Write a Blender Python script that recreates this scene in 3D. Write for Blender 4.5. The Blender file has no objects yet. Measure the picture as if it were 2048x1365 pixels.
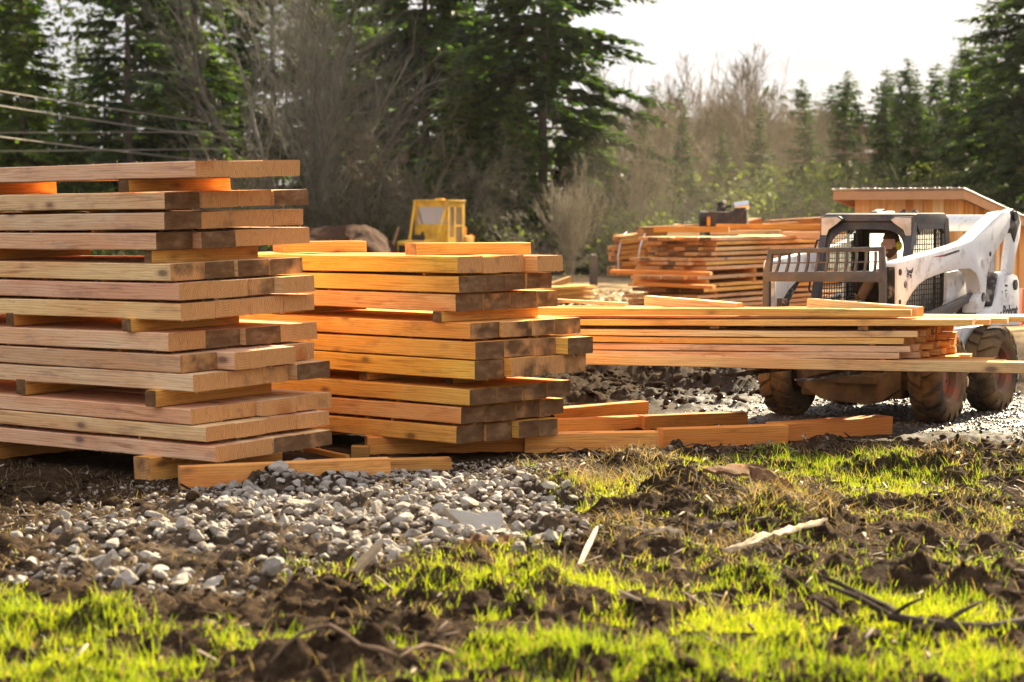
import bpy, bmesh, math, random
import numpy as np
from mathutils import Vector, Matrix
R = math.radians
sc = bpy.context.scene
COL = sc.collection

# ------------------------------------------------------------------ camera
FPX = 4267.0                       # focal length in pixels of a 2048 wide frame
CAM_H = 1.95
PITCH = math.atan(252.5 / FPX)     # horizon sits 252 px above the middle
camd = bpy.data.cameras.new('camera')
cam = bpy.data.objects.new('camera', camd)
COL.objects.link(cam)
cam.location = (0, 0, CAM_H)
cam.rotation_euler = (math.pi / 2 - PITCH, 0, 0)
camd.sensor_width = 36.0
camd.lens = FPX / 2048 * 36.0
camd.clip_start = 0.2
camd.clip_end = 4000
camd.dof.use_dof = True
camd.dof.focus_distance = 18.8
camd.dof.aperture_fstop = 2.3
sc.camera = cam

# ------------------------------------------------------------------ sun, sky, exposure
SUN_AZ, SUN_EL = R(31), R(29)      # sun behind the scene, to the right of the view
sd = bpy.data.lights.new('sun', 'SUN')
sd.energy = 5.0
sd.angle = R(0.5)
sd.color = (1.0, 0.86, 0.60)
so = bpy.data.objects.new('sun', sd)
COL.objects.link(so)
to_sun = Vector((math.sin(SUN_AZ) * math.cos(SUN_EL), math.cos(SUN_AZ) * math.cos(SUN_EL), math.sin(SUN_EL)))
so.rotation_euler = to_sun.to_track_quat('Z', 'Y').to_euler()
so.location = (20, 60, 40)

w = bpy.data.worlds.new('World')
sc.world = w
w.use_nodes = True
nt = w.node_tree
nt.nodes.clear()
out = nt.nodes.new('ShaderNodeOutputWorld')
bg = nt.nodes.new('ShaderNodeBackground')
sky = nt.nodes.new('ShaderNodeTexSky')
sky.sky_type = 'NISHITA'
sky.sun_disc = False
sky.sun_elevation = SUN_EL
sky.sun_rotation = SUN_AZ
sky.dust_density = 2.0
tc = nt.nodes.new('ShaderNodeTexCoord')
mp = nt.nodes.new('ShaderNodeMapping')
mp.inputs['Scale'].default_value = (1.6, 1.6, 9.0)
nz = nt.nodes.new('ShaderNodeTexNoise')
nz.inputs['Scale'].default_value = 2.6
nz.inputs['Detail'].default_value = 6
nz.inputs['Roughness'].default_value = 0.55
rmp = nt.nodes.new('ShaderNodeValToRGB')
rmp.color_ramp.elements[0].position = 0.36
rmp.color_ramp.elements[0].color = (2.4, 2.3, 2.5, 1)
rmp.color_ramp.elements[1].position = 0.60
rmp.color_ramp.elements[1].color = (3.9, 3.85, 3.95, 1)
mixs = nt.nodes.new('ShaderNodeMix')
mixs.data_type = 'RGBA'
# thin high cloud near the horizon, opening to blue overhead; cloud brightens with height
sepz = nt.nodes.new('ShaderNodeSeparateXYZ')
mf = nt.nodes.new('ShaderNodeMapRange'); mf.inputs['From Min'].default_value = 0.1; mf.inputs['From Max'].default_value = 0.9; mf.inputs['To Min'].default_value = 0.92; mf.inputs['To Max'].default_value = 0.72
mb = nt.nodes.new('ShaderNodeMapRange'); mb.inputs['From Min'].default_value = 0.05; mb.inputs['From Max'].default_value = 0.6; mb.inputs['To Min'].default_value = 1.0; mb.inputs['To Max'].default_value = 2.0
vm = nt.nodes.new('ShaderNodeVectorMath'); vm.operation = 'SCALE'
bg.inputs['Strength'].default_value = 0.05
L = nt.links.new
L(tc.outputs['Generated'], mp.inputs['Vector'])
L(mp.outputs['Vector'], nz.inputs['Vector'])
L(nz.outputs['Fac'], rmp.inputs['Fac'])
L(sky.outputs['Color'], mixs.inputs['A'])
L(tc.outputs['Generated'], sepz.inputs[0])
L(sepz.outputs['Z'], mf.inputs['Value']); L(sepz.outputs['Z'], mb.inputs['Value'])
L(mf.outputs[0], mixs.inputs['Factor'])
L(rmp.outputs['Color'], vm.inputs[0]); L(mb.outputs[0], vm.inputs['Scale'])
L(vm.outputs[0], mixs.inputs['B'])
L(mixs.outputs['Result'], bg.inputs['Color'])
L(bg.outputs['Background'], out.inputs['Surface'])

sc.view_settings.view_transform = 'Standard'
sc.view_settings.look = 'None'
sc.view_settings.exposure = 2.3
sc.view_settings.gamma = 1.0
sc.cycles.max_bounces = 14
sc.cycles.diffuse_bounces = 7
sc.cycles.transmission_bounces = 6
sc.cycles.volume_bounces = 1
sc.cycles.volume_step_rate = 4
sc.cycles.transparent_max_bounces = 12

# ------------------------------------------------------------------ placing helpers
CP, SP = math.cos(PITCH), math.sin(PITCH)
def ray(px, py):
    dx, dy = (px - 1024) / FPX, (682.5 - py) / FPX
    return Vector((dx, CP + dy * SP, dy * CP - SP))
def at(px, py, Y):
    """the world point a distance Y along the view axis that is seen at a pixel"""
    d = ray(px, py)
    return Vector((0, 0, CAM_H)) + d * (Y / d.y)
def gp(px, py, z=0.0):
    d = ray(px, py)
    k = (z - CAM_H) / d.z
    return Vector((0, 0, CAM_H)) + d * k
def project(P):
    """vectorised: Nx3 world points -> pixel x, pixel y"""
    x, y, z = P[:, 0], P[:, 1], P[:, 2] - CAM_H
    f = y * CP - z * SP
    u = y * SP + z * CP
    return 1024 + FPX * x / f, 682.5 - FPX * u / f

def tag(o, label=None, cat=None, group=None, kind=None):
    if label: o['label'] = label
    if cat: o['category'] = cat
    if group: o['group'] = group
    if kind: o['kind'] = kind
    return o
def empty(name, loc=(0, 0, 0), rz=0.0):
    o = bpy.data.objects.new(name, None)
    COL.objects.link(o)
    o.location = loc
    o.rotation_euler = (0, 0, rz)
    o.empty_display_size = 0.3
    return o
def link_mesh(name, me, parent=None):
    o = bpy.data.objects.new(name, me)
    COL.objects.link(o)
    if parent: o.parent = parent
    return o
def mesh_np(name, V, F, mats=(), col=None, smooth=False, midx=None):
    """V Nx3, F list of faces or MxK int array"""
    me = bpy.data.meshes.new(name)
    V = np.asarray(V, dtype=np.float32)
    if isinstance(F, np.ndarray):
        M, K = F.shape
        me.vertices.add(len(V)); me.vertices.foreach_set('co', V.ravel())
        me.loops.add(M * K); me.loops.foreach_set('vertex_index', F.astype(np.int32).ravel())
        me.polygons.add(M)
        me.polygons.foreach_set('loop_start', np.arange(0, M * K, K, dtype=np.int32))
    else:
        me.from_pydata(V.tolist(), [], [list(f) for f in F])
    if midx is not None:
        me.polygons.foreach_set('material_index', np.asarray(midx, dtype=np.int32))
    if smooth:
        me.polygons.foreach_set('use_smooth', np.ones(len(me.polygons), dtype=bool))
    for m in mats: me.materials.append(m)
    if col is not None:
        a = me.attributes.new('tone', 'FLOAT_COLOR', 'POINT')
        c4 = np.ones((len(V), 4), dtype=np.float32); c4[:, :3] = col
        a.data.foreach_set('color', c4.ravel())
    me.update(calc_edges=True)
    me.validate()
    return me
def copy_tree(o, parent=None):
    c = o.copy(); COL.objects.link(c)
    if parent: c.parent = parent
    for ch in [x for x in bpy.data.objects if x.parent == o]:
        copy_tree(ch, c)
    return c

# ------------------------------------------------------------------ noise (numpy)
_rs = np.random.RandomState(7)
_T = _rs.rand(512, 512).astype(np.float32)
def vnoise(x, y):
    xi, yi = np.floor(x).astype(int), np.floor(y).astype(int)
    fx, fy = x - xi, y - yi
    fx = fx * fx * fx * (fx * (fx * 6 - 15) + 10); fy = fy * fy * fy * (fy * (fy * 6 - 15) + 10)
    a, b, c, d = xi & 511, (xi + 1) & 511, yi & 511, (yi + 1) & 511
    return (_T[a, c] * (1 - fx) + _T[b, c] * fx) * (1 - fy) + (_T[a, d] * (1 - fx) + _T[b, d] * fx) * fy - 0.5
def fbm(x, y, f=1.0, o=4, r=0.5):
    s, a = 0.0, 1.0
    for i in range(o):
        s = s + a * vnoise(x * f + 17.3 * i, y * f - 9.1 * i)
        f *= 2.03; a *= r
    return s
def sstep(a, b, x):
    t = np.clip((x - a) / (b - a), 0, 1)
    return t * t * (3 - 2 * t)

# ------------------------------------------------------------------ material helpers
class NT:
    def __init__(s, name):
        s.m = bpy.data.materials.new(name); s.m.use_nodes = True
        s.t = s.m.node_tree; s.t.nodes.clear()
        s.o = s.t.nodes.new('ShaderNodeOutputMaterial')
    def n(s, typ, **kw):
        nd = s.t.nodes.new('ShaderNode' + typ)
        for k, v in kw.items(): setattr(nd, k, v)
        return nd
    def l(s, a, b): s.t.links.new(a, b)
    def val(s, inp, v):
        if hasattr(v, 'links') or isinstance(v, bpy.types.NodeSocket): s.l(v, inp)
        else: inp.default_value = v
    def noise(s, vec, scale, detail=4, rough=0.55, dist=0.0):
        nd = s.n('TexNoise')
        if vec is not None: s.l(vec, nd.inputs['Vector'])
        nd.inputs['Scale'].default_value = scale; nd.inputs['Detail'].default_value = detail
        nd.inputs['Roughness'].default_value = rough; nd.inputs['Distortion'].default_value = dist
        return nd.outputs['Fac']
    def ramp(s, fac, *stops):
        nd = s.n('ValToRGB'); cr = nd.color_ramp
        while len(cr.elements) < len(stops): cr.elements.new(0.5)
        for e, (p, c) in zip(cr.elements, stops):
            e.position = p
            e.color = (c[0], c[1], c[2], 1) if hasattr(c, '__len__') else (c, c, c, 1)
        s.l(fac, nd.inputs['Fac'])
        return nd.outputs['Color']
    def mix(s, f, a, b, mode='MIX'):
        nd = s.n('Mix'); nd.data_type = 'RGBA'; nd.blend_type = mode
        s.val(nd.inputs['Factor'], f)
        for k, v in (('A', a), ('B', b)):
            if isinstance(v, tuple): v = (v[0], v[1], v[2], 1)
            s.val(nd.inputs[k], v)
        return nd.outputs['Result']
    def math(s, op, a, b=0.0):
        nd = s.n('Math'); nd.operation = op
        s.val(nd.inputs[0], a); s.val(nd.inputs[1], b)
        return nd.outputs[0]
    def coord(s, which='Object', scale=(1, 1, 1), rnd=0.0):
        tcn = s.n('TexCoord'); m = s.n('Mapping')
        m.inputs['Scale'].default_value = scale
        s.l(tcn.outputs[which], m.inputs['Vector'])
        if rnd:
            oi = s.n('ObjectInfo'); v = s.n('VectorMath'); v.operation = 'SCALE'
            cx = s.n('CombineXYZ')
            s.l(oi.outputs['Random'], cx.inputs[0])
            s.l(s.math('MULTIPLY', oi.outputs['Random'], 3.7), cx.inputs[1])
            s.l(s.math('MULTIPLY', oi.outputs['Random'], 7.1), cx.inputs[2])
            s.l(cx.outputs[0], v.inputs[0]); v.inputs['Scale'].default_value = rnd
            s.l(v.outputs[0], m.inputs['Location'])
        return m.outputs['Vector']
    def bsdf(s, color, rough=0.6, metal=0.0, bump=None, bstr=0.3, bdist=0.01, spec=None, **kw):
        b = s.n('BsdfPrincipled')
        s.val(b.inputs['Base Color'], (color[0], color[1], color[2], 1) if isinstance(color, tuple) else color)
        s.val(b.inputs['Roughness'], rough); s.val(b.inputs['Metallic'], metal)
        if spec is not None: b.inputs['Specular IOR Level'].default_value = spec
        for k, v in kw.items(): s.val(b.inputs[k], v)
        if bump is not None:
            bn = s.n('Bump'); bn.inputs['Strength'].default_value = bstr; bn.inputs['Distance'].default_value = bdist
            s.l(bump, bn.inputs['Height']); s.l(bn.outputs[0], b.inputs['Normal'])
        s.l(b.outputs[0], s.o.inputs['Surface'])
        return b

def mat_plain(name, color, rough=0.6, metal=0.0, dirt=0.25, dirtcol=(0.10, 0.07, 0.045), scale=3.0, bstr=0.15, lo=0.45, hi=0.62):
    """paint / metal / cloth with blotches of dirt and slight relief"""
    k = NT(name)
    v = k.coord('Object')
    nzz = k.noise(v, scale, 7, 0.65)
    f = k.math('MULTIPLY', k.ramp(nzz, (lo, 0.0), (hi, 1.0)), dirt)
    fine = k.noise(v, scale * 14, 4, 0.6)
    c = k.mix(f, tuple(color), tuple(dirtcol))
    c = k.mix(0.35, c, k.mix(1.0, c, k.ramp(fine, (0.3, 0.6), (0.7, 1.0)), 'MULTIPLY'))
    rr = k.math('ADD', rough, k.math('MULTIPLY', f, 0.3))
    k.bsdf(c, rr, metal, bump=fine, bstr=bstr, bdist=0.004, spec=0.5 if rough < 0.5 else (0.25 if rough < 0.7 else 0.06))
    return k.m

def mat_wood_side():
    k = NT('wood_side')
    v = k.coord('Object', (0.55, 9.0, 13.0), 40)
    grain = k.noise(v, 3.2, 7, 0.6, 0.6)
    vb = k.coord('Object', (0.5, 1.6, 2.2), 60)
    broad = k.noise(vb, 1.5, 3, 0.5)
    tint = k.n('Attribute', attribute_type='OBJECT', attribute_name='tint').outputs['Color']
    c = k.mix(k.ramp(broad, (0.42, 0.0), (0.60, 1.0)), (0.80, 0.50, 0.150), (0.74, 0.385, 0.105))
    c = k.mix(1.0, c, k.ramp(grain, (0.30, (0.58, 0.48, 0.40)), (0.48, (1, 1, 1)), (0.70, (0.84, 0.76, 0.66))), 'MULTIPLY')
    wv = k.n('TexWave', wave_type='BANDS', bands_direction='Z')
    k.l(k.coord('Object', (0.10, 1.0, 1.0), 30), wv.inputs['Vector'])
    wv.inputs['Scale'].default_value = 16; wv.inputs['Distortion'].default_value = 9; wv.inputs['Detail'].default_value = 2
    wv.inputs['Detail Scale'].default_value = 0.8
    c = k.mix(0.7, c, k.mix(1.0, c, k.ramp(wv.outputs['Color'], (0.0, (0.80, 0.66, 0.52)), (0.55, (1, 1, 1))), 'MULTIPLY'))
    # knots
    vo = k.n('TexVoronoi'); k.l(k.coord('Object', (2.3, 5.0, 5.0), 25), vo.inputs['Vector']); vo.inputs['Scale'].default_value = 1.0
    kn = k.ramp(vo.outputs['Distance'], (0.08, 1.0), (0.15, 0.35), (0.24, 0.0))
    kg = k.noise(k.coord('Object', (0.9, 3, 3), 15), 1.7, 2)
    kn = k.math('MULTIPLY', kn, k.ramp(kg, (0.40, 0.0), (0.50, 0.85)))
    c = k.mix(kn, c, (0.16, 0.075, 0.03))
    # grime and weathering streaks
    st = k.noise(k.coord('Object', (1.1, 4.0, 4.0), 80), 2.2, 6, 0.7)
    c = k.mix(k.math('MULTIPLY', k.ramp(st, (0.54, 0.0), (0.72, 1.0)), 0.55), c, (0.22, 0.115, 0.05))
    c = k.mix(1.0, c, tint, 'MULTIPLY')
    saw = k.noise(k.coord('Object', (70, 4, 3), 10), 1.0, 3, 0.6)
    h = k.math('ADD', k.math('MULTIPLY', grain, 0.7), k.math('MULTIPLY', saw, 0.6))
    k.bsdf(c, 0.72, 0, bump=h, bstr=0.35, bdist=0.004, spec=0.15)
    return k.m

def mat_wood_end():
    k = NT('wood_end')
    tcn = k.n('TexCoord')
    at_ = k.n('Attribute', attribute_type='OBJECT', attribute_name='pith')
    sub = k.n('VectorMath', operation='SUBTRACT')
    k.l(tcn.outputs['Object'], sub.inputs[0]); k.l(at_.outputs['Vector'], sub.inputs[1])
    mpn = k.n('Mapping'); mpn.inputs['Scale'].default_value = (0.0, 1, 1)
    k.l(sub.outputs[0], mpn.inputs['Vector'])
    ln = k.n('VectorMath', operation='LENGTH'); k.l(mpn.outputs[0], ln.inputs[0])
    wob = k.noise(k.coord('Object', (0.0, 9, 9), 20), 1.0, 4)
    rad = k.math('ADD', ln.outputs['Value'], k.math('MULTIPLY', wob, 0.035))
    ring = k.math('SINE', k.math('MULTIPLY', rad, 330.0))
    rf = k.ramp(k.math('ADD', k.math('MULTIPLY', ring, 0.5), 0.5), (0.0, 0.0), (1.0, 1.0))
    heart = k.ramp(k.math('ADD', rad, k.math('MULTIPLY', wob, 0.1)), (0.10, 1.0), (0.19, 0.0))
    base = k.mix(heart, (0.62, 0.32, 0.125), (0.50, 0.20, 0.07))
    base = k.mix(rf, base, k.mix(1.0, base, (0.80, 0.71, 0.64), 'MULTIPLY'))
    saw = k.noise(k.coord('Object', (0.0, 26, 5), 30), 3.0, 5, 0.7)
    base = k.mix(0.5, base, k.mix(1.0, base, k.ramp(saw, (0.3, 0.55), (0.65, 1.1)), 'MULTIPLY'))
    dk = k.n('Attribute', attribute_type='OBJECT', attribute_name='dark').outputs['Fac']
    blot = k.noise(k.coord('Object', (0.0, 5.0, 5.5), 45), 1.0, 3, 0.5)
    th = k.math('SUBTRACT', k.math('MULTIPLY', dk, 1.25), 0.12)
    f = k.math('GREATER_THAN', k.math('ADD', th, k.math('MULTIPLY', k.math('SUBTRACT', blot, 0.5), 1.6)), 0.5)
    soft = k.ramp(k.math('ADD', th, k.math('MULTIPLY', k.math('SUBTRACT', blot, 0.5), 1.6)), (0.32, 0.0), (0.66, 0.92))
    grey = k.ramp(k.noise(k.coord('Object', (0.0, 4, 9), 70), 1.6, 4, 0.6), (0.3, (0.060, 0.032, 0.016)), (0.52, (0.13, 0.070, 0.034)), (0.75, (0.25, 0.155, 0.085)))
    c = k.mix(soft, base, grey)
    # sawdust specks
    sp = k.noise(k.coord('Object', (0, 60, 60), 35), 1.0, 2)
    c = k.mix(k.ramp(sp, (0.74, 0.0), (0.80, 0.4)), c, (0.5, 0.36, 0.22))
    ck = k.noise(k.coord('Object', (0.0, 14, 2.2), 90), 2.0, 3, 0.5, 1.2)
    ck = k.ramp(ck, (0.488, 0.0), (0.5, 0.8), (0.512, 0.0))
    c = k.mix(k.math('MULTIPLY', ck, 0.55), c, (0.04, 0.02, 0.01))
    k.bsdf(c, 0.8, 0, bump=saw, bstr=0.4, bdist=0.004, spec=0.06)
    return k.m

def mat_leaf(name, rough=0.6, trans=0.4, tcol=(1.0, 1.0, 0.6)):
    k = NT(name)
    a = k.n('Attribute', attribute_type='GEOMETRY', attribute_name='tone').outputs['Color']
    d = k.n('BsdfDiffuse'); k.l(a, d.inputs['Color'])
    t = k.n('BsdfTranslucent'); k.l(k.mix(1.0, a, tcol, 'MULTIPLY'), t.inputs['Color'])
    g = k.n('BsdfGlossy'); g.inputs['Roughness'].default_value = rough; g.inputs['Color'].default_value = (1, 1, 1, 1)
    m1 = k.n('MixShader'); m1.inputs[0].default_value = trans
    k.l(d.outputs[0], m1.inputs[1]); k.l(t.outputs[0], m1.inputs[2])
    m2 = k.n('MixShader'); m2.inputs[0].default_value = 0.015
    k.l(m1.outputs[0], m2.inputs[1]); k.l(g.outputs[0], m2.inputs[2])
    k.l(m2.outputs[0], k.o.inputs['Surface'])
    return k.m

WOOD, WOODEND = mat_wood_side(), mat_wood_end()
# ------------------------------------------------------------------ the ground: one sheet out to the horizon
def ell(px, py, L_):
    """largest value of a list of soft ellipses (cx, cy, rx, ry, weight) laid out on the plan of the yard"""
    r = np.zeros_like(px)
    for cx, cy, rx, ry, wgt in L_:
        d = ((px - cx) / rx) ** 2 + ((py - cy) / ry) ** 2
        r = np.maximum(r, wgt * np.clip(1.6 - d, 0, 1))
    return r
def plan(P_list):
    """turn photo ellipses on the ground into plan ellipses in metres"""
    o = []
    for cx, cy, rx, ry, wgt in P_list:
        c, a, b = gp(cx, cy), gp(cx + rx, cy), gp(cx, cy - ry)
        c2 = gp(cx, cy + ry)
        o.append((c.x, (b.y + c2.y) / 2, abs(a.x - c.x), (b.y - c2.y) / 2, wgt))
    return o
GRASS_E = plan([(1740, 965, 230, 45, 1.0), (1560, 925, 120, 22, .7), (1365, 950, 60, 20, .9), (1190, 990, 120, 32, .75), (1065, 938, 40, 10, .8), (1960, 925, 110, 22, .45),
                (1980, 985, 90, 40, .45), (1850, 1040, 200, 25, .3), (1330, 975, 90, 30, .5),
                (700, 1140, 330, 30, .40), (1180, 1125, 260, 28, .75), (1500, 1070, 300, 25, .35), (1900, 1120, 260, 30, .55), (860, 1090, 40, 10, .5), (330, 1100, 60, 14, .4),
                (1650, 1190, 560, 50, 1.0), (1000, 1200, 330, 35, .6), (1200, 1265, 480, 40, 1.0), (1750, 1300, 520, 70, 1.0), (700, 1275, 300, 40, .6), (1024, 1340, 1300, 45, .9), (1500, 1250, 700, 60, .95),
                (2300, 1000, 260, 60, .6), (2350, 1220, 320, 70, .9), (-250, 1250, 300, 60, .7), (150, 1310, 320, 50, .95), (560, 1340, 330, 40, .8), (1150, 1345, 600, 40, 1.0), (60, 1255, 130, 25, .75), (430, 1175, 120, 15, .55), (610, 1125, 60, 12, .7)])
DARK_E = plan([(700, 1215, 260, 20, .9), (300, 1205, 220, 28, .9), (1880, 1165, 190, 12, .9), (640, 1320, 120, 18, .8), (1180, 1290, 90, 14, .6), (1420, 1345, 140, 18, .5), (820, 1265, 160, 14, .8)])
STONE_E = plan([(760, 1000, 330, 48, 1.0), (640, 1040, 420, 46, 1.0), (420, 1075, 330, 40, .9), (1010, 1060, 140, 45, .9), (330, 1150, 270, 45, .55), (190, 1080, 150, 28, .45), (560, 1100, 300, 30, .75), (950, 985, 120, 30, .8)])
STRAW_E = plan([(1250, 965, 130, 35, .9), (1580, 1040, 110, 32, 1.0), (1450, 1090, 140, 30, .7), (1900, 1045, 140, 40, .4), (1250, 1075, 50, 30, .8), (1600, 1000, 300, 60, .35), (1240, 1150, 300, 30, .3), (1700, 945, 240, 40, .35)])
CLUMP_E = plan([(1365, 998, 75, 22, .11), (1580, 1045, 95, 22, .08), (1860, 1095, 70, 20, .07), (1940, 1165, 130, 16, .085), (1385, 912, 50, 9, .09), (1660, 898, 70, 9, .08), (1530, 912, 60, 8, .06), (1900, 935, 110, 18, .13),
                (560, 1085, 60, 18, .06), (1840, 945, 110, 14, .08), (1000, 1180, 160, 16, .06), (560, 968, 70, 14, .10), (700, 965, 120, 10, .05), (640, 1330, 120, 20, .08), (1280, 930, 70, 9, .10), (1760, 905, 80, 9, .09)])

def ground_h(x, y):
    x = np.asarray(x, dtype=float); y = np.asarray(y, dtype=float)
    near = sstep(7.0, 8.5, y) * (1 - sstep(34, 60, y))
    rough = near * (1 - 0.75 * road_mask(x, y))
    h = 0.10 * fbm(x, y, 0.16, 2) * sstep(19, 30, y) * (1 - road_mask(x, y))
    pad = 1 - np.clip(ell(x, y, PAD_E), 0, 1)                      # trodden flat where the stacks stand
    h = h + pad * rough * (0.075 * fbm(x, y, 0.9, 3) + 0.16 * np.maximum(fbm(x + 31, y, 2.3, 5, .6) - 0.02, 0))
    h = h + (0.25 + 0.75 * pad) * rough * (0.042 * fbm(x, y + 57, 8, 4, 0.65) + 0.014 * fbm(x, y, 31, 2))
    h = h + road_mask(x, y) * near * (0.016 * fbm(x, y, 13, 3) + 0.010 * fbm(x, y, 37, 2))
    cl = ell(x, y, CLUMP_E)
    h = h + cl * (0.75 + 0.9 * fbm(x, y, 6, 4, 0.65))
    # heaps of churned earth behind the beams
    ch = ell(x, y, CHURN_E)
    h = h + ch * (0.10 + 0.30 * np.maximum(fbm(x, y, 1.6, 5, .62), -0.1))
    # lumpy chip covered ground further off
    fr = sstep(30, 40, y) * (1 - sstep(60, 90, y))
    h = h + fr * (0.16 * fbm(x, y, 0.5, 4))
    return h
CHURN_E = plan([(1330, 770, 270, 34, 1.0), (1240, 795, 150, 22, .9), (1480, 755, 140, 20, .8), (1380, 812, 120, 10, .5)])
PAD_E = [(-2.9, 17.0, 2.9, 2.6, 1.25), (-0.9, 18.0, 2.3, 2.0, 1.25), (1.6, 18.2, 2.2, 1.0, 1.2), (3.6, 21.0, 2.2, 2.0, 1.2), (-1.1, 15.6, 1.0, .5, 1.2)]
def road_mask(x, y):
    """the wet gravel track the loader drives on, coming from the far left and swinging to the near right"""
    cx = 2.6 + 0.10 * (y - 21) ** 2 * 0.12
    c = 20.9 + 0.55 * np.maximum(x - 4.2, 0) * -1.0 + 0.10 * np.minimum(x - 1, 0)
    return np.clip(1.5 - np.abs((y - c) / (1.75 + 0.12 * np.maximum(x - 2, 0))) * 1.0, 0, 1) * sstep(0.6, 3.4, x)

def axis(lo, hi, step, far_lo, far_hi, g=1.22):
    a = list(np.arange(lo, hi, step)); s = step; v = a[-1]
    while v < far_hi: s *= g; v += s; a.append(v)
    b = []; s = step; v = lo
    while v > far_lo: s *= g; v -= s; b.append(v)
    return np.array(b[::-1] + a)
GX = axis(-4.6, 5.6, 0.021, -500, 500, 1.13)
GY = axis(8.2, 22.0, 0.0215, -60, 900, 1.05)
_X, _Y = np.meshgrid(GX, GY)
_Z = ground_h(_X.ravel(), _Y.ravel())
nx, ny = len(GX), len(GY)
ii = np.arange(nx * ny).reshape(ny, nx)
Fq = np.stack([ii[:-1, :-1], ii[:-1, 1:], ii[1:, 1:], ii[1:, :-1]], -1).reshape(-1, 4)
Vg = np.stack([_X.ravel(), _Y.ravel(), _Z], 1)
xr, yr = _X.ravel(), _Y.ravel()
roadm = road_mask(xr, yr) * sstep(8, 10, yr)
gravm = np.clip(ell(xr, yr, STONE_E), 0, 1)
chipm = sstep(30, 36, yr) * (1 - sstep(56, 64, yr))
gcol = np.stack([roadm, gravm, chipm], 1)

k = NT('yard_earth')
v = k.coord('Object')
msk = k.n('Attribute', attribute_type='GEOMETRY', attribute_name='tone').outputs['Color']
sep = k.n('SeparateColor'); k.l(msk, sep.inputs[0])
n1 = k.noise(v, 1.1, 6, 0.62); n2 = k.noise(v, 9, 6, 0.7); n3 = k.noise(v, 70, 4, 0.65)
soil = k.mix(k.ramp(n1, (.38, 0.0), (.62, 1.0)), (0.013, 0.0078, 0.0045), (0.032, 0.019, 0.0105))
soil = k.mix(k.ramp(n2, (.42, 0.0), (.70, 0.75)), soil, (0.095, 0.060, 0.033))
soil = k.mix(1.0, soil, k.ramp(n3, (.3, .62), (.7, 1.25)), 'MULTIPLY')
track = k.mix(k.ramp(n3, (.35, 0.0), (.65, 1.0)), (0.030, 0.022, 0.016), (0.11, 0.088, 0.068))
rk = k.math('MULTIPLY', sep.outputs[0], 0.85)
c = k.mix(rk, soil, track)
c = k.mix(k.math('MULTIPLY', sep.outputs[1], k.ramp(n2, (.35, .1), (.62, .7))), c, (0.12, 0.088, 0.06))
chips = k.mix(k.ramp(n3, (.36, 0.0), (.6, 1.0)), (0.16, 0.09, 0.045), (0.52, 0.36, 0.19))
c = k.mix(k.math('MULTIPLY', sep.outputs[2], k.ramp(k.noise(v, .55, 4, .6), (.40, 0.05), (.52, 0.85))), c, chips)
wet = k.math('MULTIPLY', sep.outputs[2 if False else 0], k.ramp(k.noise(v, 1.7, 4, .6), (.36, 0.25), (.60, 1.0)))
rough = k.math('SUBTRACT', 0.93, k.math('MULTIPLY', wet, 0.52))
hh = k.math('ADD', k.math('MULTIPLY', n2, 0.6), k.math('MULTIPLY', n3, 0.8))
k.bsdf(c, rough, 0, bump=hh, bstr=0.85, bdist=0.022, spec=0.5)
EARTH = k.m
# lower specular where it is dry
for nd in k.t.nodes:
    if nd.type == 'BSDF_PRINCIPLED': k.l(k.math('ADD', 0.02, k.math('MULTIPLY', wet, 0.45)), nd.inputs['Specular IOR Level'])
gme = mesh_np('ground', Vg, Fq, (EARTH,), col=gcol, smooth=True)
tag(link_mesh('ground', gme), 'churned brown earth of the timber yard with a wet gravel track', None, None, 'structure')

# ------------------------------------------------------------------ crushed stone
def rock_proto(seed, sub=2, flat=.75):
    bm = bmesh.new(); bmesh.ops.create_icosphere(bm, subdivisions=sub, radius=0.5)
    rg = np.random.RandomState(seed)
    dirs = rg.normal(0, 1, (14, 3)); dirs /= np.linalg.norm(dirs, axis=1)[:, None]
    cut = rg.uniform(.20, .36, 14)
    sc_ = rg.uniform(.72, 1.25, 3) * np.array([1, 1, flat])
    P = np.array([v.co[:] for v in bm.verts])
    for d, c_ in zip(dirs, cut):                       # broken faces
        e = P @ d - c_
        P = P - np.outer(np.maximum(e, 0) * .97, d)
    P = P * sc_
    P += .050 * np.stack([fbm(P[:, 0] * 3 + seed, P[:, 1] * 3 + P[:, 2] * 2, 1.7, 4, .6), fbm(P[:, 1] * 3 + seed, P[:, 2] * 3, 1.7, 4, .6), fbm(P[:, 2] * 3, P[:, 0] * 3 + seed, 1.7, 4, .6)], 1)
    F = np.array([[v.index for v in f.verts] for f in bm.faces]); bm.free()
    return P, F
k = NT('pale_stone')
v = k.coord('Object', (1, 1, 1), 30)
oi = k.n('ObjectInfo')
a = k.noise(v, 2.0, 6, .65)
base = k.mix(k.ramp(oi.outputs['Random'], (0, 0), (1, 1)), (0.25, 0.21, 0.16), (0.45, 0.39, 0.31))
base = k.mix(k.ramp(a, (.35, 0), (.68, .8)), base, (0.50, 0.46, 0.40))
base = k.mix(k.ramp(k.noise(v, 1.1, 4, .7), (.50, 0), (.64, .75)), base, (0.19, 0.135, 0.085))
k.bsdf(base, .9, 0, bump=k.noise(v, 16, 6, .7), bstr=.6, bdist=.05, spec=.15)
STONE = k.m
k = NT('gravel_mix')
v = k.coord('Object')
ga = k.n('Attribute', attribute_type='GEOMETRY', attribute_name='tone').outputs['Color']
k.bsdf(k.mix(k.ramp(k.noise(v, 30, 5, .7), (.4, 0), (.7, .5)), ga, (.16, .12, .085)), .9, 0, bump=k.noise(v, 90, 4, .7), bstr=.4, bdist=.008, spec=.15)
GRAVEL = k.m

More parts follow.
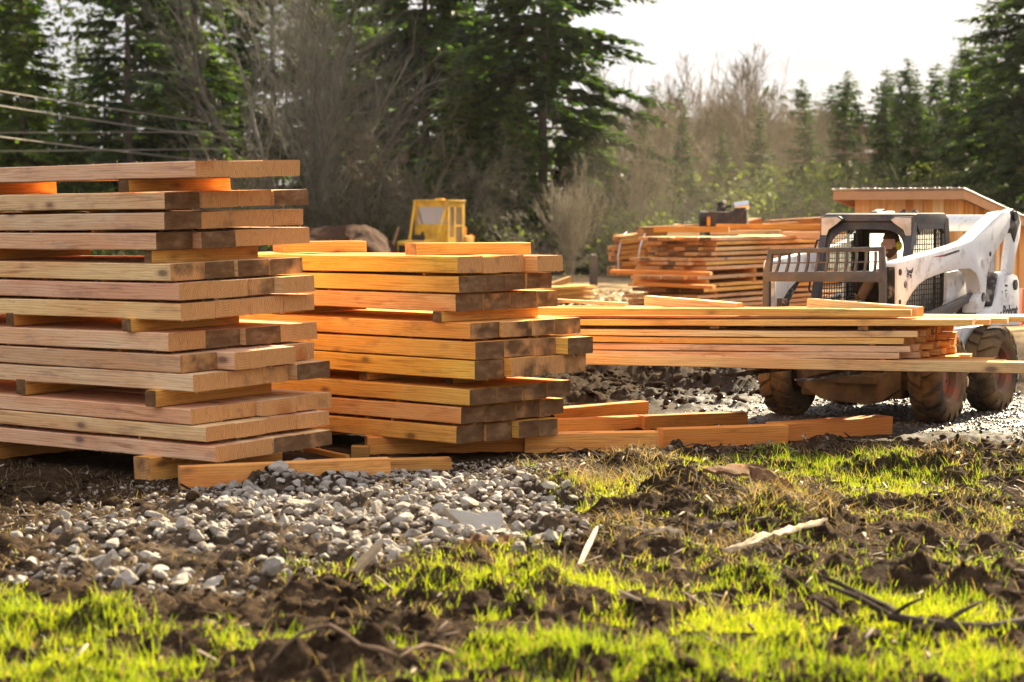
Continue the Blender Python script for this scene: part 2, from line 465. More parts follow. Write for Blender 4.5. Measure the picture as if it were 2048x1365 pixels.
rs = np.random.RandomState(21)
def scatter(E, n, ylo, yhi, thr=0.15):
    y = np.sqrt(rs.uniform(ylo ** 2, yhi ** 2, n)); x = rs.uniform(-.27, .27, n) * y
    m = ell(x, y, E)
    keep = (rs.rand(n) < m * (0.55 + 1.1 * fbm(x, y, 1.7, 3))) & (m > thr)
    return x[keep], y[keep], m[keep]
def covered(x, y):
    """under the stacks and bearers"""
    c = ((np.abs((x + 2.13) * -.777 + (y - 15.3) * .629 - 2) < 2.1) & ((x + 2.13) * .629 + (y - 15.3) * .777 > -.02))
    d = ((np.abs((x + .44) * -.72 + (y - 16.73) * .695 - 1.6) < 1.7) & ((x + .44) * .695 + (y - 16.73) * .72 > -.02))
    return c | d
SX, SY, SM = scatter(STONE_E, 17000, 11.0, 16.2)
kp = ~covered(SX, SY); SX, SY, SM = SX[kp], SY[kp], SM[kp]
size = np.clip(rs.lognormal(-2.74, .36, len(SX)), .03, .18)
# keep them from sitting inside one another
order = np.argsort(-size); cell = {}; sel = []
for i in order:
    ok = True; cx, cy = int(SX[i] / .2), int(SY[i] / .2)
    for a_ in (-1, 0, 1):
        for b_ in (-1, 0, 1):
            for j in cell.get((cx + a_, cy + b_), ()):
                if (SX[i] - SX[j]) ** 2 + ((SY[i] - SY[j])) ** 2 < (0.36 * (size[i] + size[j])) ** 2: ok = False; break
    if ok: cell.setdefault((cx, cy), []).append(i); sel.append(i)
sel = np.array(sel)
app = size[sel] / SY[sel]
big = sel[np.argsort(-app)[:300]]
rest = sel[np.argsort(-app)[300:]]
protos = [rock_proto(300 + i, 4) for i in range(9)]
pmesh = [mesh_np('stone', P, F, (STONE,)) for P, F in protos]
for me in pmesh:
    me.polygons.foreach_set('use_smooth', np.ones(len(me.polygons), dtype=bool)); me.set_sharp_from_angle(angle=R(18))
zz = ground_h(SX, SY)
for i in big:
    o = link_mesh('stone', pmesh[rs.randint(9)])
    s = size[i]
    o.location = (SX[i], SY[i], zz[i] + s * .17)
    o.rotation_euler = (rs.uniform(-.5, .5), rs.uniform(-.5, .5), rs.uniform(0, 6.28))
    o.scale = (s * rs.uniform(.9, 1.3), s, s * rs.uniform(.8, 1.05))
    tag(o, 'pale broken stone lying in the crushed-stone patch before the stacks', 'stone', 'pale stones of the crushed-stone patch', 'thing')
def rock_cloud(name, X, Y, S, tone_lo, tone_hi, mat, sink=.2, sub=1, seed=5, label=None):
    pr = [rock_proto(500 + i, sub) for i in range(6)]
    rg = np.random.RandomState(seed)
    Z = ground_h(X, Y); VV, FF, CC_ = [], [], []; b = 0
    pick = rg.randint(0, 6, len(X))
    for q in range(6):
        P, F = pr[q]; ids = np.where(pick == q)[0]
        if not len(ids): continue
        th = rg.uniform(0, 6.28, len(ids)); s = S[ids][:, None]
        jit = rg.uniform(.75, 1.25, (len(ids), 1, 3))
        Q = P[None] * jit
        c_, s_ = np.cos(th)[:, None], np.sin(th)[:, None]
        qx = Q[:, :, 0] * c_ - Q[:, :, 1] * s_; qy = Q[:, :, 0] * s_ + Q[:, :, 1] * c_
        W = np.stack([qx * s + X[ids][:, None], qy * s + Y[ids][:, None], Q[:, :, 2] * s + (Z[ids] + S[ids] * sink)[:, None]], -1)
        nV = P.shape[0]
        VV.append(W.reshape(-1, 3))
        FF.append((F[None] + (b + np.arange(len(ids)) * nV)[:, None, None]).reshape(-1, 3)); b += nV * len(ids)
        t = rg.rand(len(ids), 1) ** 1.3
        cc = np.array(tone_lo) * (1 - t) + np.array(tone_hi) * t
        CC_.append(np.repeat(cc, nV, 0))
    me = mesh_np(name, np.concatenate(VV), np.concatenate(FF), (mat,), col=np.concatenate(CC_), smooth=sub > 1)
    o = link_mesh(name, me); tag(o, label, None, None, 'stuff'); return o
gx, gy, gm = scatter(plan([(620, 1015, 480, 62, 1.0), (180, 1065, 260, 26, .7), (900, 950, 260, 30, .9), (300, 1090, 420, 80, .8), (1000, 1040, 200, 60, .7), (1250, 915, 260, 18, .35)]), 34000, 10.6, 17.2)
kp = ~covered(gx, gy); gx, gy = gx[kp], gy[kp]
gs = np.clip(rs.lognormal(-3.75, .42, len(gx)), .01, .06)
rock_cloud('small_stones', SX[rest], SY[rest], size[rest], (.24, .20, .16), (.46, .41, .345), GRAVEL, sub=3, seed=6, label='smaller pale stones packed between the larger ones')
rock_cloud('gravel', gx, gy, gs, (.20, .15, .105), (.44, .385, .32), GRAVEL, label='small grey-brown gravel spread around the larger stones')
# wet grit on the track
tx = rs.uniform(-1, 7.5, 26000); ty = rs.uniform(15.6, 24, 26000)
m = road_mask(tx, ty); kp = (rs.rand(len(tx)) < m * (.25 + .75 * sstep(1.5, 3.5, tx))) & (np.abs(tx / ty) < .26) & ~((tx < 4.3) & (ty < 18.9)) & (ty < 23.6)
k = NT('wet_grit'); ga = k.n('Attribute', attribute_type='GEOMETRY', attribute_name='tone').outputs['Color']
k.bsdf(ga, .36, 0, spec=.55); GRIT = k.m
rock_cloud('wet_gravel', tx[kp], ty[kp], np.clip(rs.lognormal(-3.45, .4, kp.sum()), .012, .08), (.035, .027, .02), (.13, .105, .08), GRIT, sink=.1, seed=8, label='wet shining gravel strewn over the loader track')
# clods of earth
k = NT('clod_earth'); v = k.coord('Object'); ga = k.n('Attribute', attribute_type='GEOMETRY', attribute_name='tone').outputs['Color']
k.bsdf(k.mix(k.ramp(k.noise(v, 24, 5, .7), (.4, 0), (.7, .6)), ga, (.065, .04, .022)), .95, 0, bump=k.noise(v, 60, 5, .7), bstr=.8, bdist=.015, spec=.02)
CLOD = k.m
cx_, cy_, _m = scatter(CHURN_E, 16000, 19.5, 29, .05)
dx_ = rs.uniform(-4.6, 5.8, 30000); dy_ = rs.uniform(8.6, 19, 30000)
wgt = .25 + .5 * ell(dx_, dy_, DARK_E) + 1.5 * ell(dx_, dy_, CLUMP_E) * 5 + .3 * (dy_ > 14)
kp = (rs.rand(len(dx_)) < wgt * .4 * (.5 + 1.6 * fbm(dx_, dy_, 1.2, 3))) & ~covered(dx_, dy_) & (np.abs(dx_ / dy_) < .26) & (road_mask(dx_, dy_) < .3)
dx_, dy_ = dx_[kp], dy_[kp]
rock_cloud('earth_clods', np.concatenate([cx_, dx_]), np.concatenate([cy_, dy_]), np.concatenate([np.clip(rs.lognormal(-2.75, .5, len(cx_)), .02, .20), np.clip(rs.lognormal(-3.2, .5, len(dx_)), .015, .13)]),
           (.014, .0085, .005), (.055, .033, .018), CLOD, sink=.15, sub=2, seed=9, label='loose dark clods of churned earth')

# ------------------------------------------------------------------ grass
GRASS = mat_leaf('grass_blade', .45, .52, (1.15, 1.05, .35))
def blades(name, X, Y, H, Wd, cols, lean, seed, label, curl=.5, base_dir=None):
    rg = np.random.RandomState(seed); n = len(X)
    Z = ground_h(X, Y) - .004
    th = rg.uniform(0, 6.283, n)
    wx, wy = np.cos(th) * Wd / 2, np.sin(th) * Wd / 2
    ld = rg.uniform(0, 6.283, n); la = lean * rg.uniform(.15, 1.0, n)
    px = np.cos(ld) * la * H; py = np.sin(ld) * la * H
    pts = []
    for t, wf in ((0, .8), (.4, 1.0), (.75, .7)):
        ox, oy, oz = px * t ** (1 + curl), py * t ** (1 + curl), H * (t - .25 * curl * la * t * t)
        for sgn in (-1, 1):
            pts.append(np.stack([X + ox + sgn * wx * wf, Y + oy + sgn * wy * wf, Z + oz], 1))
    pts.append(np.stack([X + px, Y + py, Z + H * (1 - .25 * curl * la)], 1))
    V = np.stack(pts, 1)                                    # n x 7 x 3
    b = (np.arange(n) * 7)[:, None]
    T = np.array([[0, 1, 3], [0, 3, 2], [2, 3, 5], [2, 5, 4], [4, 5, 6]])
    F = (b[:, :, None] + T[None]).reshape(-1, 3)
    C = np.repeat(cols, 7, 0)
    me = mesh_np(name, V.reshape(-1, 3), F, (GRASS,), col=C)
    o = link_mesh(name, me); tag(o, label, None, None, 'stuff'); return o
rs = np.random.RandomState(33)
N = 800000
y = np.sqrt(rs.uniform(8.3 ** 2, 18.6 ** 2, N)); x = rs.uniform(-.36, .36, N) * y
pm = ell(x, y, GRASS_E); tuft = np.clip(.33 + 2.2 * fbm(x, y, 1.9, 4, .6) + 1.1 * fbm(x, y, 8, 3), 0, 1.3)
dk = ell(x, y, DARK_E)
pr = np.clip(pm * tuft * 1.05 - dk * .9, 0, 1) * np.where(y < 11.2, .80, .36) + .006 * (tuft > .7)
kp = (rs.rand(N) < pr) & ~covered(x, y) & (ell(x, y, CLUMP_E) < .09) & (road_mask(x, y) < .35) & ~((y > 17.0) & (x < 3.0) & (x > -.8))
kp &= (ell(x, y, STONE_E) < .5) | (rs.rand(N) < .04)
x, y = x[kp], y[kp]
n = len(x)
H = np.clip(rs.lognormal(-3.2, .5, n), .012, .14) * np.where(y > 11.3, .70, .82) * (.75 + .5 * np.clip(ell(x, y, GRASS_E), 0, 1))
t = np.clip(.5 + 1.2 * fbm(x, y, .8, 3), 0, 1)[:, None] * .55 + rs.rand(n, 1) * .45
cols = np.array([.12, .20, .010]) * (1 - t) + np.array([.40, .45, .028]) * t
dry = rs.rand(n) < .10
cols[dry] = np.array([.32, .24, .11]) * rs.uniform(.7, 1.2, (dry.sum(), 1))
blades('grass', x, y, H, rs.uniform(.0035, .0068, n), cols, .75, 1, 'bright young green grass growing in patches on the earth')
print('grass blades', n)
# straw, dead stalks and pale litter
N = 170000
y = np.sqrt(rs.uniform(8.6 ** 2, 18.4 ** 2, N)); x = rs.uniform(-.27, .27, N) * y
pm = ell(x, y, STRAW_E)
pr = pm * np.clip(.4 + 1.8 * fbm(x, y, 1.6, 3), 0, 1.2) * .65 + .05
kp = (rs.rand(N) < pr) & ~covered(x, y) & (road_mask(x, y) < .35) & (ell(x, y, STONE_E) < .6)
x, y = x[kp], y[kp]; n = len(x); pm = pm[kp]
cols = (np.array([.30, .215, .12]) + rs.uniform(-.06, .12, (n, 1))) * rs.uniform(.6, 1.15, (n, 1))
blades('dry_grass', x, y, rs.uniform(.04, .13, n) * (.7 + .9 * pm), rs.uniform(.0022, .0042, n), cols, 2.2, 2, 'dead straw-coloured grass tangled over the clods', curl=.9)
# flat bark and wood chips
def chips_cloud(name, X, Y, Lx, Wx, cols, mat, seed, label):
    rg = np.random.RandomState(seed); n = len(X); Z = ground_h(X, Y) + .008
    th = rg.uniform(0, 6.283, n); ti = rg.uniform(-.5, .5, n); ro = rg.uniform(-.6, .6, n)
    ax = np.stack([np.cos(th) * np.cos(ti), np.sin(th) * np.cos(ti), np.sin(ti)], 1); bx = np.stack([-np.sin(th) * np.cos(ro), np.cos(th) * np.cos(ro), np.sin(ro)], 1)
    nz_ = np.cross(ax, bx)
    C0 = np.stack([X, Y, Z + np.abs(np.sin(ti)) * Lx * .3], 1); V = []
    for h in (0, 1):
        for a, b in ((-1, -.7), (1, -.4), (.8, .6), (-.9, .8)):
            V.append(C0 + ax * (a * Lx / 2)[:, None] + bx * (b * Wx / 2)[:, None] + nz_ * (h * .006))
    V = np.stack(V, 1); bs = (np.arange(n) * 8)[:, None, None]
    T = np.array([[3, 2, 1, 0], [4, 5, 6, 7], [0, 1, 5, 4], [1, 2, 6, 5], [2, 3, 7, 6], [3, 0, 4, 7]])
    me = mesh_np(name, V.reshape(-1, 3), (bs + T[None]).reshape(-1, 4), (mat,), col=np.repeat(cols, 8, 0))
    tag(link_mesh(name, me), label, None, None, 'stuff')
k = NT('bark_chip'); ga = k.n('Attribute', attribute_type='GEOMETRY', attribute_name='tone').outputs['Color']
k.bsdf(ga, .8, 0, bump=k.noise(k.coord('Object', (1, 1, 1)), 90, 4), bstr=.4, bdist=.004, spec=.2); CHIP = k.m
n = 2600
x = rs.uniform(-.26, .26, n); y = np.sqrt(rs.uniform(8.8 ** 2, 18 ** 2, n)); x = x * y
kp = (rs.rand(n) < .25 + .6 * sstep(0, 1.0, x) * sstep(10.5, 12, y)) & ~covered(x, y) & (ell(x, y, STONE_E) < .5); x, y = x[kp], y[kp]; n = len(x)
t = rs.rand(n, 1) ** 3
chips_cloud('bark_litter', x, y, rs.uniform(.03, .16, n), rs.uniform(.008, .03, n), np.array([.055, .032, .02]) * (1 - t) + np.array([.45, .34, .22]) * t, CHIP, 12, 'scraps of bark and splintered wood strewn over the earth')
n = 5200
y = rs.uniform(31, 58, n); x = rs.uniform(.01, .14, n) * y
kp = (.5 + 1.6 * fbm(x, y, .35, 3) > .45); x, y = x[kp], y[kp]; n = len(x)
chips_cloud('wood_chips', x, y, rs.uniform(.1, .45, n), rs.uniform(.04, .12, n), np.array([.5, .36, .2]) * rs.uniform(.45, 1.1, (n, 1)), CHIP, 13, 'pale bark slabs and chips covering the ground near the far stack')
# ------------------------------------------------------------------ sawn boards and timbers
WOODS = []
def board_mesh(Ln, wd, th, seed, fuzz=10, seg=None, bow=0.0, wane=0.0):
    rg = np.random.RandomState(seed)
    c = min(0.006, th * 0.08)
    seg = seg or max(4, int(Ln / 0.35))
    prof = np.array([(c, 0), (wd - c, 0), (wd, c), (wd, th - c), (wd - c, th), (c, th), (0, th - c), (0, c)], dtype=float)
    if wane:                                            # bark edge left on one lower corner
        prof[0, 0] += wane; prof[7, 1] += wane * 0.6
    xs = np.linspace(-Ln, 0, seg + 1)
    xs[1:-1] += rg.uniform(-0.05, 0.05, seg - 1)
    V = []
    ph = rg.uniform(0, 6.28); ca = rg.uniform(-0.012, 0.012)
    for i, x in enumerate(xs):
        t = (x + Ln) / Ln
        j = rg.normal(0, 0.0011, (8, 2))
        dz = bow * 4 * t * (1 - t) + 0.002 * math.sin(ph + x * 2.1)
        dy = 0.0022 * math.sin(ph * 2 + x * 1.6)
        tw = ca * (t - 0.5) * 0.5
        for (py, pz), (a, b) in zip(prof, j):
            yy, zz = py - wd / 2, pz - th / 2
            xo = 0.0
            if i in (0, seg): xo = 0.006 * (zz / th) * math.sin(ph) + 0.005 * (yy / wd) * math.cos(ph * 3)
            V.append((x + xo, wd / 2 + yy - tw * zz + dy + a, th / 2 + zz + tw * yy + dz + b))
    F, M = [], []
    for i in range(seg):
        for k in range(8):
            k2 = (k + 1) % 8
            F.append((i * 8 + k, (i + 1) * 8 + k, (i + 1) * 8 + k2, i * 8 + k2)); M.append(0)
    F.append(tuple(range(8))); M.append(1)
    F.append(tuple(seg * 8 + k for k in reversed(range(8)))); M.append(1)
    for q in range(fuzz):                               # torn fibres standing off the sawn edges
        x = rg.uniform(-min(Ln, 3), 0.0); on_end = rg.rand() < 0.3
        top = rg.rand() < 0.55
        z = th if top else 0.0
        y = rg.uniform(0, wd) if on_end else rg.choice([0.0, 0.0, wd])
        if on_end: x = 0.0
        l = rg.uniform(0.010, 0.04); wv = rg.uniform(0.0008, 0.0016)
        d = np.array([rg.uniform(-1, 1), rg.uniform(-0.8, 0.3) if not on_end else 0.2 * rg.randn(), (1 if top else -0.8) * rg.uniform(0.1, 0.9)])
        if on_end: d[0] = abs(d[0])
        d = d / np.linalg.norm(d) * l
        p = np.array([x, y, z]); b = len(V)
        V += [tuple(p + [wv, 0, 0.0]), tuple(p - [wv, 0, 0.0]), tuple(p + d * 0.6 + [0, 0.001, 0.003]), tuple(p + d)]
        F += [(b, b + 1, b + 2), (b + 1, b + 3, b + 2)]; M += [0, 0]
    return mesh_np('board', V, F, (WOOD, WOODEND), midx=M)

_bseed = [100]
def board(label, group, near, along, across, Ln, wd, th, name='timber', cat='timber', tint=(1, 1, 1), dark=0.0, drop=0.0, tilt=0.0, fuzz=10, bow=0.0, wane=0.0, roll=0.0):
    """near: lower front corner of the end one sees; along: level direction from that end to the far end;
    across: level direction from the front face to the back one"""
    _bseed[0] += 1
    s = _bseed[0]
    rg = random.Random(s)
    a = Vector((along[0], along[1], drop)).normalized()
    x = -a
    y = Vector((across[0], across[1], tilt))
    y = (y - x * y.dot(x)).normalized()
    z = x.cross(y)
    flip = z.z < 0
    if flip:
        y = -y; z = x.cross(y)
        near = Vector(near) - y * wd
    me = board_mesh(Ln, wd, th, s, fuzz, bow=bow, wane=wane)
    o = link_mesh(name, me)
    m = Matrix((x, y, z)).transposed().to_4x4(); m.translation = Vector(near)
    o.matrix_world = m
    tag(o, label, cat, group, 'thing')
    v = rg.uniform(0.86, 1.06)
    o['tint'] = (tint[0] * v, tint[1] * v * rg.uniform(0.97, 1.03), tint[2] * v * rg.uniform(0.93, 1.05))
    o['dark'] = dark
    o['pith'] = (0.0, wd * rg.choice([-.5, -.2, .3, .6, 1.1, 1.5]), rg.choice([-1.1, -0.5, 0.15, 1.4, 2.0]) * th + rg.uniform(-0.03, 0.03))
    return o

ORD = ['first', 'second', 'third', 'fourth', 'fifth', 'sixth', 'seventh', 'eighth', 'ninth', 'tenth', 'eleventh', 'twelfth', 'thirteenth', 'fourteenth', 'fifteenth']
def direc(deg):
    """level directions of a stack whose boards run away to the back left: along, across"""
    a = R(deg)
    return Vector((-math.cos(a), math.sin(a), 0)), Vector((math.sin(a), math.cos(a), 0))

def solve_s(P, u, px):
    """how far along u from P one must go to be seen in pixel column px"""
    r = (px - 1024) / FPX
    # horizontal geometry, depth measured along the view axis (level to within the pitch)
    k = 1.0 / CP
    return (r * P.y * k - P.x) / (u.x - r * u.y * k)

def stack(C0, ang, layers, Ln, group, stackname, tilt, drop, tints, warm):
    """layers: (ytop, ybottom, [(x_left, x_right, dark), ...]) measured on the front corner of each layer"""
    u, v = direc(ang)
    zs = []
    for li, (yt, yb, ends) in enumerate(layers):
        P0 = Vector((C0.x, C0.y, 0))
        s0 = solve_s(P0, u, ends[0][0])
        Yc = P0.y + u.y * s0
        zt, zb = at(1000, yt, Yc).z, at(1000, yb, Yc).z
        off = 0.0
        n = len(ends)
        for bi, e in enumerate(ends):
            xl, xr, dk = e[:3]
            gap = e[3] if len(e) > 3 else 0.004
            off += gap if bi else 0.0
            Q = P0 + v * off
            s = solve_s(Q, u, xl)
            E = Q + u * s
            r = (xr - 1024) / FPX
            wv = (r * E.y / CP - E.x) / (v.x - r * v.y / CP)
            wv = min(max(wv, 0.15), 0.55)
            rg = random.Random(li * 31 + bi)
            z0 = zb + tilt * off + drop * (s - s0) + rg.uniform(-0.0025, 0.0025)
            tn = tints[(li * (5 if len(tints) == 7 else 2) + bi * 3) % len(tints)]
            look = 'dark-ended' if dk > 0.6 else ('pale-ended' if dk < 0.12 else 'brown-ended')
            if bi == 0: place = 'at the front corner'
            elif bi == n - 1: place = 'at the back'
            else: place = ORD[bi] + ' from the front'
            lab = f'{look} timber {place} of the {ORD[li]} layer down in the {stackname}'
            th = (zt - zb)
            if bi: th *= rg.uniform(0.97, 1.015)
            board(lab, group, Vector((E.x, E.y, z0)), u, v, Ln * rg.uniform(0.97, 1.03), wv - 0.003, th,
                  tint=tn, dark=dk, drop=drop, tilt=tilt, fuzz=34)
            off += wv
        zs.append((zb, zt, s0, off))
    return u, v, zs

PALE, PINK, YEL, TAN = (1.06, 1.24, 2.55), (1.04, 1.10, 2.25), (1.08, 1.25, 2.1), (.92, 1.02, 1.9)
ORG, RED = (1.12, 1.08, 1.1), (0.98, 0.78, 0.68)

# ---- the tall stack on the left: thirteen layers, front corner towards the camera
CA = Vector((-2.13, 15.3, 0))
LA = [
 (323, 356, [(395, 461, .15), (461, 528, .1), (528, 603, .1)]),
 (385, 418, [(332, 402, .95), (406, 477, .25), (477, 546, .25), (551, 619, .85)]),
 (427, 461, [(332, 406, .9), (406, 474, .3), (474, 549, .2), (549, 609, .2)]),
 (467, 501, [(315, 387, .9), (405, 473, .95), (473, 552, .25), (552, 621, .1)]),
 (529, 563, [(343, 412, .5), (412, 470, .7), (477, 540, .75), (540, 607, .6)]),
 (568, 602, [(359, 429, .05), (429, 497, .05), (497, 550, .45), (565, 630, .05)]),
 (608, 642, [(362, 431, .05), (431, 502, .03), (502, 569, .03), (569, 630, .03)]),
 (669, 705, [(338, 412, .1), (412, 480, .95), (492, 562, .9), (562, 635, .05)]),
 (712, 747, [(361, 434, .5), (470, 533, .05), (533, 592, .05), (560, 629, .3)]),
 (751, 785, [(386, 458, .05), (458, 526, .3), (526, 578, .3), (594, 660, .85)]),
 (819, 850, [(381, 448, .2), (448, 511, .2), (523, 593, .2), (593, 663, .15)]),
 (855, 885, [(410, 470, .1), (470, 531, .15), (531, 593, .1), (593, 658, .1)]),
 (894, 925, [(429, 487, .15), (487, 545, .25), (547, 610, .95), (610, 663, .65)]),
]
uA, vA, ZA = stack(CA, 39, LA, 4.2, 'timbers of the tall left stack', 'tall left stack', 0.025, -0.006,
                   [PALE, PINK, YEL, PALE, PINK, TAN, YEL], False)
def stickers(C0, u, v, zb, zt, near_px, width, group, which, wd=0.09, tilt=0.02, extra=0.0, name='sticker_board'):
    """cross pieces lying between two layers, each seen end on at the front face"""
    for i, (px, reach, lab) in enumerate(near_px):
        P = Vector((C0.x, C0.y, 0)) - v * reach
        s = solve_s(P, u, px)
        E = P + u * s
        th = zt - zb
        board(lab, group, Vector((E.x, E.y, zb + 0.0015)), v, u, width + reach, wd, max(th, 0.02), name=name, cat='sticker',
              tint=(0.95, 0.86, 0.70), dark=0.75, drop=tilt, fuzz=5)
gA = 'cross pieces between the layers of the tall left stack'
def gapz(Z, i): return Z[i + 1][1] + 0.001, Z[i][0] - 0.003
z0, z1 = gapz(ZA, 0)
stickers(CA, uA, vA, z0, z1, [(262, -.02, 'cross piece under the topmost layer of the tall left stack, nearer its corner'),
                              (-85, -.02, 'cross piece under the topmost layer of the tall left stack, at the picture edge')], 1.05, gA, 0, wd=.12)
z0, z1 = gapz(ZA, 3)
stickers(CA, uA, vA, z0, z1, [(306, -.03, 'cross piece under the fourth layer of the tall left stack, nearer its corner'),
                              (-28, -.03, 'cross piece under the fourth layer of the tall left stack, at the picture edge')], 1.12, gA, 0)
z0, z1 = gapz(ZA, 6)
stickers(CA, uA, vA, z0, z1, [(262, .05, 'yellowed cross piece under the seventh layer of the tall left stack, nearer its corner'),
                              (29, .0, 'short-ended cross piece under the seventh layer of the tall left stack, further along')], 1.05, gA, 0, wd=.10)
z0, z1 = gapz(ZA, 9)
stickers(CA, uA, vA, z0, z1, [(310, .07, 'yellow cross piece under the tenth layer of the tall left stack, nearer its corner'),
                              (50, .0, 'brown cross piece under the tenth layer of the tall left stack, further along')], 1.12, gA, 0, wd=.11)
for i in (1, 2, 4, 5, 7, 8, 10, 11):                     # thin laths that keep the other layers apart
    z0, z1 = gapz(ZA, i)
    if z1 - z0 > 0.004:
        for k, px in enumerate((40 + 13 * i, 170 + 10 * i)):
            P = Vector((CA.x, CA.y, 0)) + vA * 0.03
            E = P + uA * solve_s(P, uA, px)
            board(f'thin lath under layer {i + 1} of the tall left stack, {"further along" if k == 0 else "nearer its corner"}',
                  'thin laths in the tall left stack', Vector((E.x, E.y, z0)), vA, uA, 1.05, 0.03, max(z1 - z0, .006), name='lath', cat='lath',
                  tint=(0.9, 0.75, 0.55), dark=0.4, drop=0.025, fuzz=0)

# ---- the middle stack: nine layers in bounced light, its orange glow partly put into the tints
CB = Vector((-0.44, 16.73, 0))
LB = [
 (515, 548, [(916.5, 966, .35), (966, 999, .2), (999, 1050, .3), (1075, 1127, .25)]),
 (553, 585, [(918, 973, .8), (973, 1012, .9), (1012, 1050, .9), (1054, 1104, .95)]),
 (590, 624, [(911, 967, .85), (967, 1021, .6), (1021, 1073, .85), (1074, 1116, .55)]),
 (648, 680, [(940, 999, .55), (1007, 1064, .5), (1064, 1110, .5), (1110, 1162, .75)]),
 (686, 721, [(951, 1008, .7), (1008, 1067, .5), (1067, 1111, .4), (1136, 1186, .75)]),
 (723, 760, [(950, 1008, .7), (1023, 1077, .4), (1077, 1131, .4), (1131, 1172, .6)]),
 (780, 812, [(939, 994, .8), (994, 1045, .75), (1045, 1094, .7), (1094, 1141, .8)]),
 (817, 850, [(922, 972, .75), (972, 1032, .75), (1032, 1081, .7), (1081, 1128, .85)]),
 (855, 889, [(912, 968, .8), (972, 1025, .9), (1038, 1080, .75), (1080, 1116, .75)]),
]
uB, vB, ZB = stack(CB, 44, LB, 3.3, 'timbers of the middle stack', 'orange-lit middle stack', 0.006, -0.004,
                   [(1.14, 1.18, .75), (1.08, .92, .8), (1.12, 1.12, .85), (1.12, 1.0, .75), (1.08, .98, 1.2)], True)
gB = 'cross pieces between the layers of the middle stack'
z0, z1 = gapz(ZB, 2)
stickers(CB, uB, vB, z0, z1, [(884, .03, 'orange cross piece under the third layer of the middle stack, at its corner')], 1.08, gB, 0, wd=.11, tilt=.006)
stickers(CB, uB, vB, z0, z1, [(560, .0, 'cross piece under the third layer of the middle stack, beside the tall stack')], 1.0, gB, 0, wd=.11, tilt=.006)
z0, z1 = gapz(ZB, 5)
stickers(CB, uB, vB, z0, z1, [(735, -.05, 'flat cross piece under the sixth layer of the middle stack'),
                              (905, -.28, 'set-back cross piece under the sixth layer of the middle stack, near its corner')], .9, gB, 0, wd=.10, tilt=.006)
for i in (0, 1, 3, 4, 6, 7):
    z0, z1 = gapz(ZB, i)
    if z1 - z0 > 0.004:
        for k, px in enumerate((650 + 12 * i, 850 - 9 * i)):
            P = Vector((CB.x, CB.y, 0)) + vB * 0.03
            E = P + uB * solve_s(P, uB, px)
            board(f'thin lath under layer {i + 1} of the middle stack, {"further along" if k == 0 else "nearer its corner"}',
                  'thin laths in the middle stack', Vector((E.x, E.y, z0)), vB, uB, 1.0, 0.03, max(z1 - z0, .006), name='lath', cat='lath',
                  tint=(0.9, 0.7, 0.5), dark=0.4, fuzz=0)
# two beams lying across the top of the middle stack
zt = ZB[0][1] + 0.004
P = Vector((CB.x, CB.y, 0)) - vB * 0.0
for px, Ln, lab in ((812, 1.15, 'orange beam lying across the top of the middle stack'), (545, .85, 'pinkish beam on top of the middle stack, half behind the tall stack')):
    E = Vector((CB.x, CB.y, 0)) + uB * solve_s(CB, uB, px) + vB * 0.12
    d = (vB * 0.985 - uB * 0.17).normalized()
    board(lab, 'beams on top of the middle stack', Vector((E.x, E.y, zt)), d, Vector((-d.y, d.x, 0)), Ln, .17, .098, tint=(1, .80, .62), dark=.3, name='beam', cat='beam', fuzz=24)

# ------------------------------------------------------------------ bearers and loose beams on the ground
def ground_beam(label, p1, p2, hgt, wd, tint=RED, dark=0.3, see='left', group='bearers and loose beams on the ground', z1=0.0, z2=0.0, sink=0.015):
    """p1, p2: pixels of the two lower ends of the side one sees (left, right)"""
    A, B = gp(p1[0], p1[1], z1), gp(p2[0], p2[1], z2)
    d = (B - A); Ln = math.hypot(d.x, d.y)
    dn = Vector((d.x, d.y, 0)).normalized()
    back = Vector((-dn.y, dn.x, 0))
    if back.y < 0: back = -back
    if see == 'left':
        return board(label, group, Vector((A.x, A.y, A.z - sink)), dn, back, Ln, wd, hgt + sink, name='beam', cat='beam', tint=tint, dark=dark, drop=d.z / Ln, fuzz=16)
    return board(label, group, Vector((B.x, B.y, B.z - sink)), -dn, back, Ln, wd, hgt + sink, name='beam', cat='beam', tint=tint, dark=dark, drop=-d.z / Ln, fuzz=16)
ground_beam('reddish beam with swirling grain lying behind the gravel at the foot of the tall stack', (362, 978), (782, 958), .155, .10, tint=(.98, .76, .70), dark=.3)
E = CA + uA * (-0.30)
# bearers under the tall stack
zA = ZA[-1][0]
for px, ln, lab in ((300, 1.35, 'short bearer under the near corner of the tall stack'), (-40, 1.5, 'orange-stained bearer under the far end of the tall stack')):
    P = CA - vA * 0.10
    E = P + uA * solve_s(P, uA, px)
    board(lab, 'bearers under the stacks', Vector((E.x, E.y, -0.02)), vA, uA, ln, .19, zA + 0.016, name='beam', cat='beam', tint=(.95, .74, .58), dark=.35, fuzz=8, drop=.012)
ground_beam('low brown board on the gravel beside the tall stack', (770, 943), (903, 940), .09, .14, tint=(.72, .56, .5), dark=.6, see='right')
ground_beam('small weathered block between the two big stacks', (706, 914), (733, 914), .085, .10, tint=(.6, .5, .45), dark=.9)
A_ = gp(628, 935, 0.06)
board('narrow slat leaning out from under the tall stack', 'bearers under the stacks', gp(692, 921, 0.03), (-.86, .5), (.5, .86), .75, .05, .04, name='lath', cat='lath', tint=(.85, .62, .45), dark=.3, drop=.12, fuzz=3)
